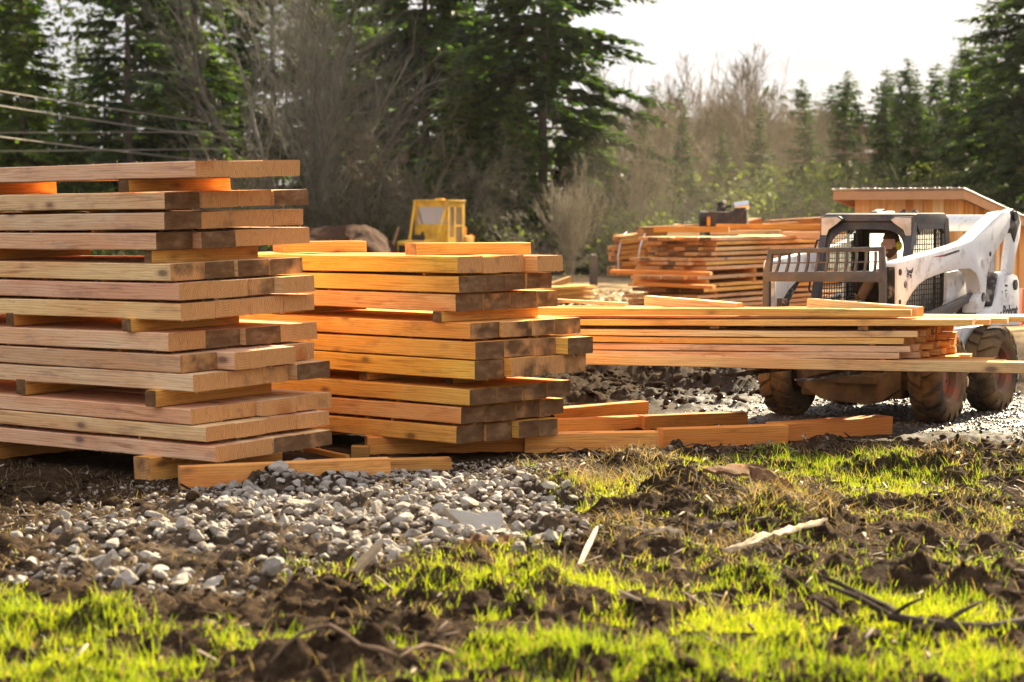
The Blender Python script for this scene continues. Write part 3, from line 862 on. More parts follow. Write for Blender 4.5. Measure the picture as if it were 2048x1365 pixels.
# bearers under the middle stack
zB = ZB[-1][0]
E = CB + uB * (0.35) - vB * 0.05
for px, ln, lab, bk in ((733, 1.35, 'heavy bearer under the front of the middle stack', -.10),):
    P = CB + vB * bk
    E = P + uB * solve_s(P, uB, px)
    d = (vB * .80 - uB * .60).normalized()
    board(lab, 'bearers under the stacks', Vector((E.x, E.y, -0.02)), d, Vector((-d.y, d.x, 0)), ln, .18, zB + 0.017, name='beam', cat='beam', tint=(.92, .66, .48), dark=.45, fuzz=8)
P = CB + vB * 0.1
E = P + uB * 2.3
board('bearer under the hidden end of the middle stack', 'bearers under the stacks', Vector((E.x, E.y, -.02)), vB, uB, 1.2, .18, zB + .017, name='beam', cat='beam', tint=(.8, .6, .45), dark=.4, fuzz=4)
# the two rows of beams waiting beside it
gR = 'beams lying in rows beside the middle stack'
ground_beam('beam ending at the split face, nearest the middle stack in the front row', (1050, 906), (1316, 901), .155, .15, tint=(1.0, .78, .66), group=gR, see='right')
ground_beam('reddish beam with two dark stains in the middle of the front row', (1326, 897), (1576, 888), .16, .15, tint=(.94, .64, .52), group=gR)
ground_beam('brown beam at the outer end of the front row', (1560, 884), (1785, 868), .155, .2, tint=(.78, .54, .40), group=gR, see='right')
ground_beam('beam next to the middle stack in the back row', (1100, 868), (1297, 860), .125, .15, tint=(.92, .64, .50), group=gR, see='right')
ground_beam('dark-grained beam at the outer end of the back row', (1290, 862), (1496, 853), .13, .15, tint=(.70, .50, .32), group=gR, see='right')
ground_beam('rearmost beam lying askew behind both rows', (1110, 846), (1297, 830), .13, .15, tint=(.9, .62, .45), group=gR, see='right')

# ------------------------------------------------------------------ the load of planks on the forks
def ld(x, y):     # level directions of the load, its boards run from right (near) to left (away)
    return None
LANG = R(17)
uL = Vector((-math.cos(LANG), math.sin(LANG), 0)); vL = Vector((math.sin(LANG), math.cos(LANG), 0))
CL = Vector((3.44, 18.15, 0))             # front right corner of the plank pack
def load_board(lab, px_end, y_end, th_px, off, wd, Ln, tint, dark=.2, drop=0.012, name='plank', group='planks of the load on the forks', yaw=0.0, cat='plank'):
    P = CL + vL * off
    s = solve_s(P, uL, px_end)
    E = P + uL * s
    zt = at(1000, y_end, E.y).z; zb = at(1000, y_end + th_px, E.y).z
    u2 = (uL * math.cos(yaw) + vL * math.sin(yaw)); v2 = Vector((-u2.y, u2.x, 0))
    if v2.y < 0: v2 = -v2
    return board(lab, group, Vector((E.x, E.y, zb)), u2, v2, Ln, wd, zt - zb, tint=tint, dark=dark, drop=drop, name=name, cat=cat, fuzz=22)
rg = random.Random(5)
lay = [(663, 12.5, 1835, YEL), (677.5, 12, 1808, ORG), (692, 12.5, 1820, PINK), (706.5, 12.5, 1798, PINK)]
xs_end = [[1835, 1852, 1862, 1870, 1880, 1905], [1808, 1826, 1850, 1868, 1895, 1911], [1820, 1838, 1866, 1875, 1899, 1909], [1798, 1840, 1858, 1880, 1890, 1910]]
for li, (y, th, px, tn) in enumerate(lay):
    off = 0.0
    ws = [.21, .19, .2, .2, .19, .2]
    for bi in range(6):
        E_ = CL + vL * off
        place = 'along the front' if bi == 0 else ('at the back' if bi == 5 else ORD[bi] + ' from the front')
        yy = y - 17 * off * .25 / .25 * 0.0
        # keep the layer level: height from the front board
        P = CL + uL * solve_s(CL, uL, px)
        zt = at(1000, y, P.y).z; zb = at(1000, y + th, P.y).z
        Q = CL + vL * off
        s = solve_s(Q, uL, xs_end[li][bi])
        E = Q + uL * s
        zj = rg.uniform(-.002, .002)
        board(f'long plank {place} in the {ORD[li]} full layer of the fork load', 'planks of the load on the forks',
              Vector((E.x, E.y, zb + zj - 0.012 * 0 )), uL, vL, 4.3, ws[bi] - .008, zt - zb, name='plank', cat='plank',
              tint=tn if bi < 2 else ORG, dark=rg.choice([.1, .3, .55]), drop=-0.006, fuzz=22, bow=-.012)
        off += ws[bi] + .004
    # thin laths between the layers, flush with the front
    for q, lx in enumerate((1290 + 40 * li, 1425 + 25 * (li % 2), 1610 - 30 * li, 1740 + 10 * li)):
        P = CL + vL * .002
        E = P + uL * solve_s(P, uL, lx)
        zl1 = zb - 0.002; zl0 = at(1000, y + 14.2 if li < 3 else y + 17, E.y).z
        board(f'lath tucked under the {ORD[li]} full layer of the fork load, {ORD[q]} along', 'laths in the fork load',
              Vector((E.x, E.y, zb - .013)), vL, uL, 1.15, .045, .012, name='lath', cat='lath', tint=(.95, .75, .55), dark=.3, fuzz=0)
# the long bottom planks that run past the rest
load_board('longest bottom plank along the front of the fork load', 2075, 727, 22, -.03, .24, 5.6, YEL, drop=.0, dark=.2)
for k in range(4):
    P0 = CL + uL * solve_s(CL, uL, 1835)
    zb = at(1000, 741, P0.y).z; zt = at(1000, 722.5, P0.y).z
    Q = CL + vL * (.23 + k * .24); E = Q + uL * solve_s(Q, uL, (2009, 1985, 1915, 1940)[k])
    board(f'bottom plank {ORD[k + 1]} from the front of the fork load', 'planks of the load on the forks', Vector((E.x, E.y, zb + .012)), uL, vL, 4.5, .225, zt - zb - .014,
          name='plank', cat='plank', tint=ORG, dark=.15, drop=-.004, fuzz=14)
# upper loose layers
ztop = at(1000, 663, 18.4).z
for k, (px, lab) in enumerate(((1438, 'square cross piece in the gap of the fork load, nearer the middle stack'), (1735, 'square cross piece in the gap of the fork load, nearer its end'))):
    P = CL - vL * .01
    E = P + uL * solve_s(P, uL, px)
    zz = at(1000, 662 if k else 657.5, E.y).z
    board(lab, 'cross pieces in the fork load', Vector((E.x, E.y, zz + .002)), vL, uL, 1.2, .085, .062, name='cross_piece', cat='sticker', tint=(.62, .48, .34), dark=.7, fuzz=3)
load_board('wide front plank above the gap of the fork load, reaching past its end', 1945, 640, 12.5, -.02, .27, 4.6, ORG, drop=-.014)
for k in range(4):
    P0 = CL + uL * solve_s(CL, uL, 1945)
    zt = at(1000, 640, P0.y).z
    Q = CL + vL * (.255 + k * .25); E = Q + uL * solve_s(Q, uL, (1978, 2014, 2052, 2085)[k])
    board(f'flat plank {ORD[k + 1]} from the front above the gap of the fork load', 'planks of the load on the forks', Vector((E.x, E.y, zt - .057 + .004 * k)), uL, vL, 4.6, .24, .045,
          name='plank', cat='plank', tint=ORG, dark=.25, drop=-.012, fuzz=14)
load_board('uppermost long plank along the front of the fork load', 1822, 619.5, 15, .02, .25, 3.9, ORG, drop=-.008)
for k in range(2):
    P0 = CL + uL * solve_s(CL, uL, 1822)
    zt = at(1000, 621, P0.y).z
    Q = CL + vL * (.30 + k * .3); E = Q + uL * solve_s(Q, uL, (1836, 1800)[k])
    board(f'uppermost plank {ORD[k + 1]} from the front of the fork load', 'planks of the load on the forks', Vector((E.x, E.y, zt - .06)), uL, vL, 3.7, .24, .055,
          name='plank', cat='plank', tint=ORG, dark=.25, drop=-.01, fuzz=10)
for px, yy, lab, yaw, Ln, col in ((1613, 597, 'short offcut lying askew on the fork load in front of the cab', -.28, 1.05, -1), (1288, 592, 'loose board lying askew on the far side of the fork load', -.22, .95, -1)):
    P = CL + vL * .45
    E = P + uL * solve_s(P, uL, px)
    zt = at(1000, yy, E.y).z
    d = (-uL * math.cos(.30) + vL * -math.sin(.30))
    board(lab, 'loose boards on top of the fork load', Vector((E.x, E.y, zt - .088)), d, Vector((-d.y, d.x, 0)), Ln, .12, .085, name='board', cat='board', tint=YEL, dark=.15, drop=-.045, fuzz=8)
P = CL + vL * .7
E = P + uL * solve_s(P, uL, 1250)
zt = at(1000, 606, E.y).z
board('thin tapering board sticking out of the fork load beside the middle stack', 'loose boards on top of the fork load', Vector((E.x, E.y, zt - .03)), uL, vL, 1.5, .12, .03, name='board', cat='board', tint=YEL, dark=.1, drop=.035, fuzz=4)

# ------------------------------------------------------------------ the far stack by the sawmill
aC = R(58)
uC = Vector((math.cos(aC), math.sin(aC), 0)); vC = Vector((-math.sin(aC), math.cos(aC), 0))
CC = Vector((3.38, 38.0, 0))
yC = [(475, 482, 1421), (484, 490.5, 1432), (495, 502, 1430), (505, 512, 1423), (517, 523, 1408), (524.5, 531, 1411), (534, 541, 1413),
      (553, 560, 1394), (569, 575.5, 1402), (578, 585, 1407), (592, 598, 1395), (603, 610, 1400), (613, 620, 1404), (623, 630, 1398)]
rg = random.Random(11)
for li, (yt, yb, px) in enumerate(yC):
    off = 0
    for bi in range(6):
        Q = CC + vC * off
        s = solve_s(CC, uC, px) + (rg.uniform(-.22, .12) if bi else 0)
        E = Q + uC * s
        P0 = CC + uC * solve_s(CC, uC, px)
        zb = at(1000, yb, P0.y).z; zt_ = at(1000, yt, P0.y).z
        wd = rg.choice([.2, .24, .28])
        place = 'at the front edge' if bi == 0 else ('at the back edge' if bi == 5 else ORD[bi] + ' in')
        board(f'board {place} on layer {li + 1} of the far stack beneath the mill engine', 'boards of the far stack', Vector((E.x, E.y, zb)), uC, vC, 6.0, wd - .01, zt_ - zb, name='board', cat='board',
              tint=rg.choice([ORG, YEL, YEL, TAN, PINK]), dark=rg.choice([.05, .2, .3, .8]), drop=0.0, fuzz=0)
        off += wd
    if li in (6, 7):
        for k, s in enumerate((.05, 2.0, 4.0)):
            E = CC + uC * (s + .1) - vC * .02
            zb2 = at(1000, yC[li + 1][0], 38.2).z
            board(f'sticker under layer {li + 1} of the far stack, {ORD[k]} along', 'stickers in the far stack', Vector((E.x, E.y, zb2 + .003)), vC, uC, 1.5, .1, max(.02, zb - zb2 - .006), name='sticker_board', cat='sticker', tint=(1, .66, .42), dark=.3, fuzz=0)
    else:
        if li < len(yC) - 1:
            for k, s in enumerate((.5, 3.0)):
                E = CC + uC * (s + .1) + vC * .01
                zb2 = at(1000, yC[li + 1][0], 38.2).z
                if zb - zb2 > .012:
                    board(f'lath under layer {li + 1} of the far stack, {ORD[k]} along', 'laths in the far stack', Vector((E.x, E.y, zb2 + .002)), vC, uC, 1.4, .04, zb - zb2 - .004, name='lath', cat='lath', tint=(1, .75, .5), dark=.3, fuzz=0)
# bearers under it and cross boards on its top
for k, s in enumerate((.3, 2.5, 5.0)):
    E = CC + uC * s
    board(f'bearer under the far stack, {ORD[k]} along', 'bearers under the far stack', Vector((E.x, E.y, -.02)), vC, uC, 1.4, .15, .16, name='beam', cat='beam', tint=(.7, .5, .4), dark=.6, fuzz=0)
ztC = at(1000, 475, 38).z
for k, (px, yt, yb, ln, lab) in enumerate(((1457, 454, 465, 1.35, 'orange board lying crosswise on the near end of the far stack'), (1700, 449, 459, 1.9, 'long orange board on top of the far stack behind the cab'))):
    E = CC + uC * (.25 + k * 1.9); Y = E.y
    E.x = (px - 1024) / FPX * Y
    board(lab, 'boards across the top of the far stack', Vector((E.x, E.y, at(1000, yb, Y).z)), (-.985, .17), (.17, .985), ln + k * .6, .2, at(1000, yt, Y).z - at(1000, yb, Y).z, name='board', cat='board', tint=(1, .70, .46), dark=.2, fuzz=0)
for k, (px, yt, yb, ln, lab) in enumerate(((1395, 465, 473.5, .55, 'short pale board under the crosswise board on the far stack'), (1560, 461, 470, 1.3, 'tan board beneath the long top board of the far stack'), (1690, 464, 473, 1.2, 'tan plank under the top boards of the far stack, close to the cab'))):
    E = CC + uC * (.3 + k * 1.6); Y = E.y
    E.x = (px - 1024) / FPX * Y
    board(lab, 'boards across the top of the far stack', Vector((E.x, E.y, at(1000, yb, Y).z)), (-.985, .17), (.17, .985), ln, .3, at(1000, yt, Y).z - at(1000, yb, Y).z, name='board', cat='board', tint=YEL, dark=.2, fuzz=0)
for k, (x1, y1, x2, y2, lab) in enumerate(((1220, 541, 1420, 546, 'thin board jutting from the end of the far stack'), (1268, 566, 1425, 573, 'orange slab jutting below the gap of the far stack'))):
    A_, B_ = at(x1, y1, 37.9), at(x2, y2, 37.4)
    d = (B_ - A_); dn = Vector((d.x, d.y, 0)).normalized()
    board(lab, 'boards jutting from the far stack', A_ - Vector((0, 0, .05)), dn, Vector((-dn.y, dn.x, 0)), d.length, .22, .06, name='board', cat='board', tint=(1, .62, .38), dark=.2, drop=-d.z / d.length * -1, fuzz=0)

# slab wood bundle behind it
SB = empty('slab_bundle', (0, 0, 0)); tag(SB, 'strapped bundle of rough brown slabs behind the end of the far stack', 'slab bundle')
rg = random.Random(3)
i = 0
for r_ in range(8):
    for c_ in range(3):
        x0, x1 = 1218 + rg.uniform(-4, 18), 1335
        y = 552 - r_ * 10.2 + rg.uniform(-2, 2)
        Y = 43.2 + c_ * .28 + rg.uniform(-.05, .05)
        A_, B_ = at(x0, y, Y), at(x1, y - 6 - r_ * 1.1, Y + .9)
        d = B_ - A_; dn = Vector((d.x, d.y, 0)).normalized()
        me = board_mesh(d.length, .24, rg.uniform(.07, .10), 900 + i, 0, seg=5, bow=rg.uniform(-.02, .03))
        o = link_mesh('slab', me, SB); i += 1
        x_ = -Vector((dn.x, dn.y, d.z / d.length)).normalized(); y_ = Vector((-dn.y, dn.x, 0)); y_ = -y_; z_ = x_.cross(y_)
        m = Matrix((x_, y_, z_)).transposed().to_4x4(); m.translation = A_
        o.matrix_world = m
        o['tint'] = (.62, .50, .42); o['dark'] = .5; o['pith'] = (0, .1, 0)
STRAP = mat_plain('strap', (.62, .62, .66), .4)
for x0 in (1240, 1281):
    pts = [at(x0 - 3, 548, 43.0), at(x0 - 4, 512, 42.9), at(x0, 490, 42.95), at(x0 + 8, 466 + 4, 43.2), at(x0 + 14, 464, 43.7)]
    V, F = [], []
    for p in pts: V += [p + Vector((-.012, 0, 0)), p + Vector((.012, 0, 0)), p + Vector((.012, .004, .004)), p + Vector((-.012, .004, .004))]
    for q in range(len(pts) - 1):
        for e in range(4): F.append((q * 4 + e, q * 4 + (e + 1) % 4, q * 4 + 4 + (e + 1) % 4, q * 4 + 4 + e))
    link_mesh('strap', mesh_np('strap', V, F, (STRAP,)), SB)

# flat pile of thin boards beside the post
rg = random.Random(4)
for i in range(9):
    y = 603 - i * 4.0
    A_ = at(1085 + rg.uniform(-8, 8), y + 3, 46.5 + rg.uniform(-.1, .1)); B_ = at(1194 + rg.uniform(-14, 6), y - 1, 47.3)
    d = B_ - A_; dn = Vector((d.x, d.y, 0)).normalized()
    board(f'thin bleached board, {ORD[i]} from the bottom of the low pile beside the post', 'boards of the low pile by the post', B_ - Vector((0, 0, .03)), -dn, Vector((-dn.y, dn.x, 0)), d.length, 1.2 if i < 8 else .4, .024,
          name='board', cat='board', tint=(1.05, 1.02, .95), dark=.2, drop=-d.z / d.length, fuzz=0)
A_, B_ = at(1104, 570, 49), at(1145, 556, 49.6)
d = B_ - A_; dn = Vector((d.x, d.y, 0)).normalized()
board('grey plank propped up at a slant behind the low board pile', 'boards of the low pile by the post', B_ - Vector((0, 0, .10)), -dn, Vector((-dn.y, dn.x, 0)), d.length + .3, .1, .14, name='board', cat='board', tint=(.6, .55, .6), dark=.6, drop=-d.z / d.length, fuzz=0)
# dark fence post
P = gp(1187, 572)
o = board('dark square post standing alone in front of the bushes', None, Vector((P.x + .08, P.y, -.1)), (0, 0), (0, 1), .01, .01, .01, name='post', cat='post') if False else None
V, F = [], []
s = .085
for z, k in ((-.2, 1), (.5, 1), (.80, 1), (.845, .85)):
    V += [(-s * k, -s * k, z), (s * k, -s * k, z), (s * k, s * k, z + (.03 if z > .8 else 0)), (-s * k, s * k, z + (.03 if z > .8 else 0))]
for q in range(3):
    for e in range(4): F.append((q * 4 + e, q * 4 + (e + 1) % 4, q * 4 + 4 + (e + 1) % 4, q * 4 + 4 + e))
F.append((12, 13, 14, 15))
o = link_mesh('fence_post', mesh_np('fence_post', V, F, (mat_plain('post_wood', (.10, .075, .06), .85, 0, .4),)))
o.location = P; o.rotation_euler = (0.02, -.02, .5)
tag(o, 'dark square post standing alone in front of the bushes', 'post')
# ------------------------------------------------------------------ mesh-building helpers for machines
def bm_new(): return bmesh.new()
def bm_box(bm, lo, hi, mat=None, bev=0.0):
    lo, hi = Vector(lo), Vector(hi)
    vs = [bm.verts.new((x, y, z)) for x in (lo.x, hi.x) for y in (lo.y, hi.y) for z in (lo.z, hi.z)]
    if mat is not None:
        for v in vs: v.co = mat @ v.co
    fs = [bm.faces.new([vs[i] for i in q]) for q in ((0, 1, 3, 2), (4, 6, 7, 5), (0, 4, 5, 1), (2, 3, 7, 6), (0, 2, 6, 4), (1, 5, 7, 3))]
    if bev:
        es = list({e for f in fs for e in f.edges})
        bmesh.ops.bevel(bm, geom=es, offset=bev, segments=2, profile=.6, affect='EDGES')
def bm_prism(bm, pts, vec, bev=0.0, seg=2):
    vec = Vector(vec)
    a = [bm.verts.new(Vector(p)) for p in pts]; b = [bm.verts.new(Vector(p) + vec) for p in pts]
    n = len(pts); fs = [bm.faces.new(a), bm.faces.new(list(reversed(b)))]
    for i in range(n):
        j = (i + 1) % n
        fs.append(bm.faces.new((a[j], a[i], b[i], b[j])))
    bmesh.ops.recalc_face_normals(bm, faces=fs)
    if bev:
        es = list({e for f in fs[:2] for e in f.edges})
        bmesh.ops.bevel(bm, geom=es, offset=bev, segments=seg, profile=.6, affect='EDGES')
def bm_tube(bm, pts, r, sides=8, cap=True):
    pts = [Vector(p) for p in pts]; rings = []
    rs_ = r if hasattr(r, '__len__') else [r] * len(pts)
    prev = None
    for i, p in enumerate(pts):
        t = (pts[min(i + 1, len(pts) - 1)] - pts[max(i - 1, 0)]).normalized()
        a = prev if prev is not None else (Vector((0, 0, 1)) if abs(t.z) < .9 else Vector((1, 0, 0)))
        a = (a - t * a.dot(t)).normalized(); prev = a
        b = t.cross(a)
        rings.append([bm.verts.new(p + (a * math.cos(k * 2 * math.pi / sides) + b * math.sin(k * 2 * math.pi / sides)) * rs_[i]) for k in range(sides)])
    for q in range(len(rings) - 1):
        for k in range(sides):
            k2 = (k + 1) % sides
            bm.faces.new((rings[q][k], rings[q][k2], rings[q + 1][k2], rings[q + 1][k]))
    if cap:
        bm.faces.new(list(reversed(rings[0]))); bm.faces.new(rings[-1])
def bm_lathe(bm, prof, axis_pt=(0, 0, 0), sides=40):
    """prof: (x along axis, radius); axis = local X"""
    rings = []
    for x, r in prof:
        rings.append([bm.verts.new((axis_pt[0] + x, axis_pt[1] + r * math.cos(k * 2 * math.pi / sides), axis_pt[2] + r * math.sin(k * 2 * math.pi / sides))) for k in range(sides)])
    for q in range(len(rings) - 1):
        for k in range(sides):
            k2 = (k + 1) % sides
            bm.faces.new((rings[q][k], rings[q + 1][k], rings[q + 1][k2], rings[q][k2]))
    return rings
def bm_done(name, bm, mats, parent=None, smooth=False, auto=None):
    bmesh.ops.recalc_face_normals(bm, faces=bm.faces[:])
    me = bpy.data.meshes.new(name); bm.to_mesh(me); bm.free()
    for m in (mats if isinstance(mats, (list, tuple)) else (mats,)): me.materials.append(m)
    if smooth or auto:
        me.polygons.foreach_set('use_smooth', np.ones(len(me.polygons), dtype=bool))
        if auto: me.set_sharp_from_angle(angle=R(auto))
    return link_mesh(name, me, parent)
def bm_lattice(bm, poly, x0, nu, nv, r, axis='x'):
    """a wire grid clipped to a convex-ish outline; outline points are (a, b) in the pane's plane"""
    A = [p[0] for p in poly]; B = [p[1] for p in poly]
    def inter(vals, c, swap):
        xs = []
        for i in range(len(poly)):
            p, q = poly[i], poly[(i + 1) % len(poly)]
            if swap: p, q = (p[1], p[0]), (q[1], q[0])
            if (p[0] - c) * (q[0] - c) < 0: xs.append(p[1] + (q[1] - p[1]) * (c - p[0]) / (q[0] - p[0]))
        return sorted(xs)
    def pt(a, b): return (x0, a, b) if axis == 'x' else (a, x0, b)
    for i in range(1, nu):
        c = min(A) + (max(A) - min(A)) * i / nu; t = inter(A, c, False)
        if len(t) >= 2: bm_tube(bm, [pt(c, t[0]), pt(c, t[-1])], r, 4, False)
    for i in range(1, nv):
        c = min(B) + (max(B) - min(B)) * i / nv; t = inter(B, c, True)
        if len(t) >= 2: bm_tube(bm, [pt(t[0], c), pt(t[-1], c)], r, 4, False)

# ------------------------------------------------------------------ materials of the loader
MUD = (.13, .085, .05)
WHITE = mat_plain('white_paint', (.72, .71, .70), .38, 0, .65, (.22, .15, .09), 7.5, .08, .53, .70)
FRAME = mat_plain('dark_frame_paint', (.036, .033, .034), .55, 0, .55, (.16, .11, .075), 3.0, .1)
GREYARM = mat_plain('grey_steel', (.052, .05, .058), .42, .2, .5, (.2, .14, .09), 3.5, .1)
BLACKWORN = mat_plain('worn_black_steel', (.035, .03, .028), .5, .3, .8, (.45, .40, .35), 9.0, .3, .50, .66)
RUBBER = mat_plain('muddy_rubber', (.050, .042, .036), .85, 0, .95, (.20, .125, .060), 3.2, .5, .36, .56)
MUDDY = mat_plain('muddy_casting', (.11, .075, .045), .85, 0, .8, (.22, .14, .07), 5.0, .8)
ORIM = mat_plain('orange_rim', (.34, .085, .035), .6, 0, .9, (.16, .11, .07), 5.0, .1, .36, .56)
INTERIOR = mat_plain('cab_lining', (.03, .028, .028), .7, 0, .3, MUD)
SEATM = mat_plain('seat_vinyl', (.02, .02, .022), .5, 0, .3, MUD)
CHROME = mat_plain('rod_steel', (.55, .55, .56), .22, .9, .2, MUD)
LENS = mat_plain('lamp_lens', (.62, .52, .42), .12, 0, .5, (.25, .18, .12), 7)
DECALB = mat_plain('black_decal', (.02, .02, .022), .5, 0, .25, (.5, .45, .42), 16, .02)
DECALR = mat_plain('red_decal', (.30, .03, .03), .5, 0, .2, (.4, .3, .3), 16, .02)
REDL = mat_plain('tail_lens', (.62, .16, .10), .2, 0, .2, MUD)

TH = R(33)
lV = Vector((math.cos(TH), -math.sin(TH), 0)); bV = Vector((math.sin(TH), math.cos(TH), 0))
P0 = gp(1876, 845) - lV * .77
LOADER = empty('skid_steer_loader', P0, -TH)
tag(LOADER, 'white skid steer loader with dark caged cab carrying the fork load of planks', 'loader')
MW = Matrix.Translation(P0) @ Matrix.Rotation(-TH, 4, 'Z'); MI = MW.inverted()
def zp(zx, zy): return 1500 + zx * .35173, 380 + zy * .35165     # enlarged reading -> photo pixel
def on_x(zx, zy, xl):
    px, py = zp(zx, zy); o = MI @ Vector((0, 0, CAM_H)); d = MI.to_3x3() @ ray(px, py)
    return o + d * ((xl - o.x) / d.x)
def on_y(zx, zy, yb):
    px, py = zp(zx, zy); o = MI @ Vector((0, 0, CAM_H)); d = MI.to_3x3() @ ray(px, py)
    return o + d * ((yb - o.y) / d.y)
def side_poly(pts, xl): return [on_x(a, b, xl) for a, b in pts]

# wheels
def wheel(xc, yc, outer, gap_r=.43):
    Rr, Wd = .43, .31
    bm = bm_new()
    h = Wd / 2
    prof = [(-h + .03, .235), (-h + .005, .27), (-h, .33), (-h + .02, .375), (-h + .06, .40), (0, .408), (h - .06, .40), (h - .02, .375), (h, .33), (h - .005, .27), (h - .03, .235)]
    bm_lathe(bm, prof, sides=48)
    n = 17
    for sgn in (-1, 1):
        for i in range(n):
            a0 = (i + (.5 if sgn > 0 else 0)) * 2 * math.pi / n
            wdt = 2 * math.pi / n
            # a slanted lug: from the middle of the tread down over the shoulder
            rows = [(.006 * sgn, .18, .432), (.075 * sgn, .06, .432), (.125 * sgn, -.10, .420), (.153 * sgn, -.20, .385), (.158 * sgn, -.24, .345)]
            top, bot = [], []
            for x, sh, rad in rows:
                hw = wdt * (.36 if rad > .40 else .28)
                base = min(rad - .012, .402)
                for lst, rr_ in ((top, rad), (bot, base - .01)):
                    r2 = []
                    for s2 in (-1, 1):
                        a = a0 + sh * wdt * 1.5 + s2 * hw * (1.0 if lst is bot else .92)
                        r2.append(bm.verts.new((x, rr_ * math.cos(a), rr_ * math.sin(a))))
                    lst.append(r2)
            for q in range(len(rows) - 1):
                bm.faces.new((top[q][0], top[q][1], top[q + 1][1], top[q + 1][0]))
                bm.faces.new((top[q][0], top[q + 1][0], bot[q + 1][0], bot[q][0]))
                bm.faces.new((top[q][1], bot[q][1], bot[q + 1][1], top[q + 1][1]))
            bm.faces.new((top[0][0], bot[0][0], bot[0][1], top[0][1]))
            bm.faces.new((top[-1][0], top[-1][1], bot[-1][1], bot[-1][0]))
    hub = empty('wheel', (xc, yc, .425)); hub.parent = LOADER
    hub.rotation_euler = (random.Random(int(yc * 10 + xc * 3)).uniform(0, 6.28), 0, 0 if outer > 0 else math.pi)
    bm_done('tyre', bm, RUBBER, hub, auto=50)
    bm = bm_new()
    bm_lathe(bm, [(h - .02, .245), (h - .045, .225), (h - .06, .205), (h - .13, .195), (h - .15, .12), (h - .12, .10), (h - .12, .06), (h - .10, .055), (h - .10, .0)], sides=36)
    for q in range(8):
        a = q * math.pi / 4
        bm_tube(bm, [(h - .155, .155 * math.cos(a), .155 * math.sin(a)), (h - .125, .155 * math.cos(a), .155 * math.sin(a))], .014, 6)
    bm_lathe(bm, [(-h + .02, .245), (-h + .06, .2), (-h + .2, .19)], sides=36)
    bm_done('rim', bm, ORIM, hub, auto=40)
WB = 1.38
for x_, y_, s_ in ((.77, 0, 1), (-.77, 0, -1), (.77, WB, 1), (-.77, WB, -1)): wheel(x_, y_, s_)

# body: chain cases, belly, axle housings
bm = bm_new()
bm_box(bm, (-.52, -.28, .22), (.52, 1.95, .66), bev=.03)
bm_box(bm, (-.60, -.22, .30), (.60, .22, .55), bev=.03)
bm_box(bm, (-.60, WB - .22, .30), (.60, WB + .22, .55), bev=.03)
bm_prism(bm, [(-.46, -.34, .30), (-.28, -.36, .20), (.20, -.37, .16), (.34, -.34, .20), (.52, -.30, .32), (.52, -.30, .52), (-.46, -.34, .52)], (0, .22, 0), .02)
bm_box(bm, (-.38, -.41, .37), (-.27, -.33, .48), bev=.01)
bm_box(bm, (-.16, -.40, .36), (.30, -.34, .44), bev=.01)
for sx in (-1, 1): bm_tube(bm, [(sx * .45, 0, .42), (sx * .66, 0, .42)], .11, 14); bm_tube(bm, [(sx * .45, WB, .42), (sx * .66, WB, .42)], .11, 14)
bm_done('chassis', bm, MUDDY, LOADER, auto=35)
bm = bm_new()     # rear engine housing with sloping hood
bm_prism(bm, [(-.50, 1.02, .60), (-.50, 2.02, .55), (-.50, 2.06, 1.10), (-.50, 1.75, 1.22), (-.50, 1.02, 1.30)], (1.0, 0, 0), .03)
bm_done('engine_housing', bm, WHITE, LOADER, auto=35)
def X_(sx, x): return x if sx > 0 else -(x - .18)
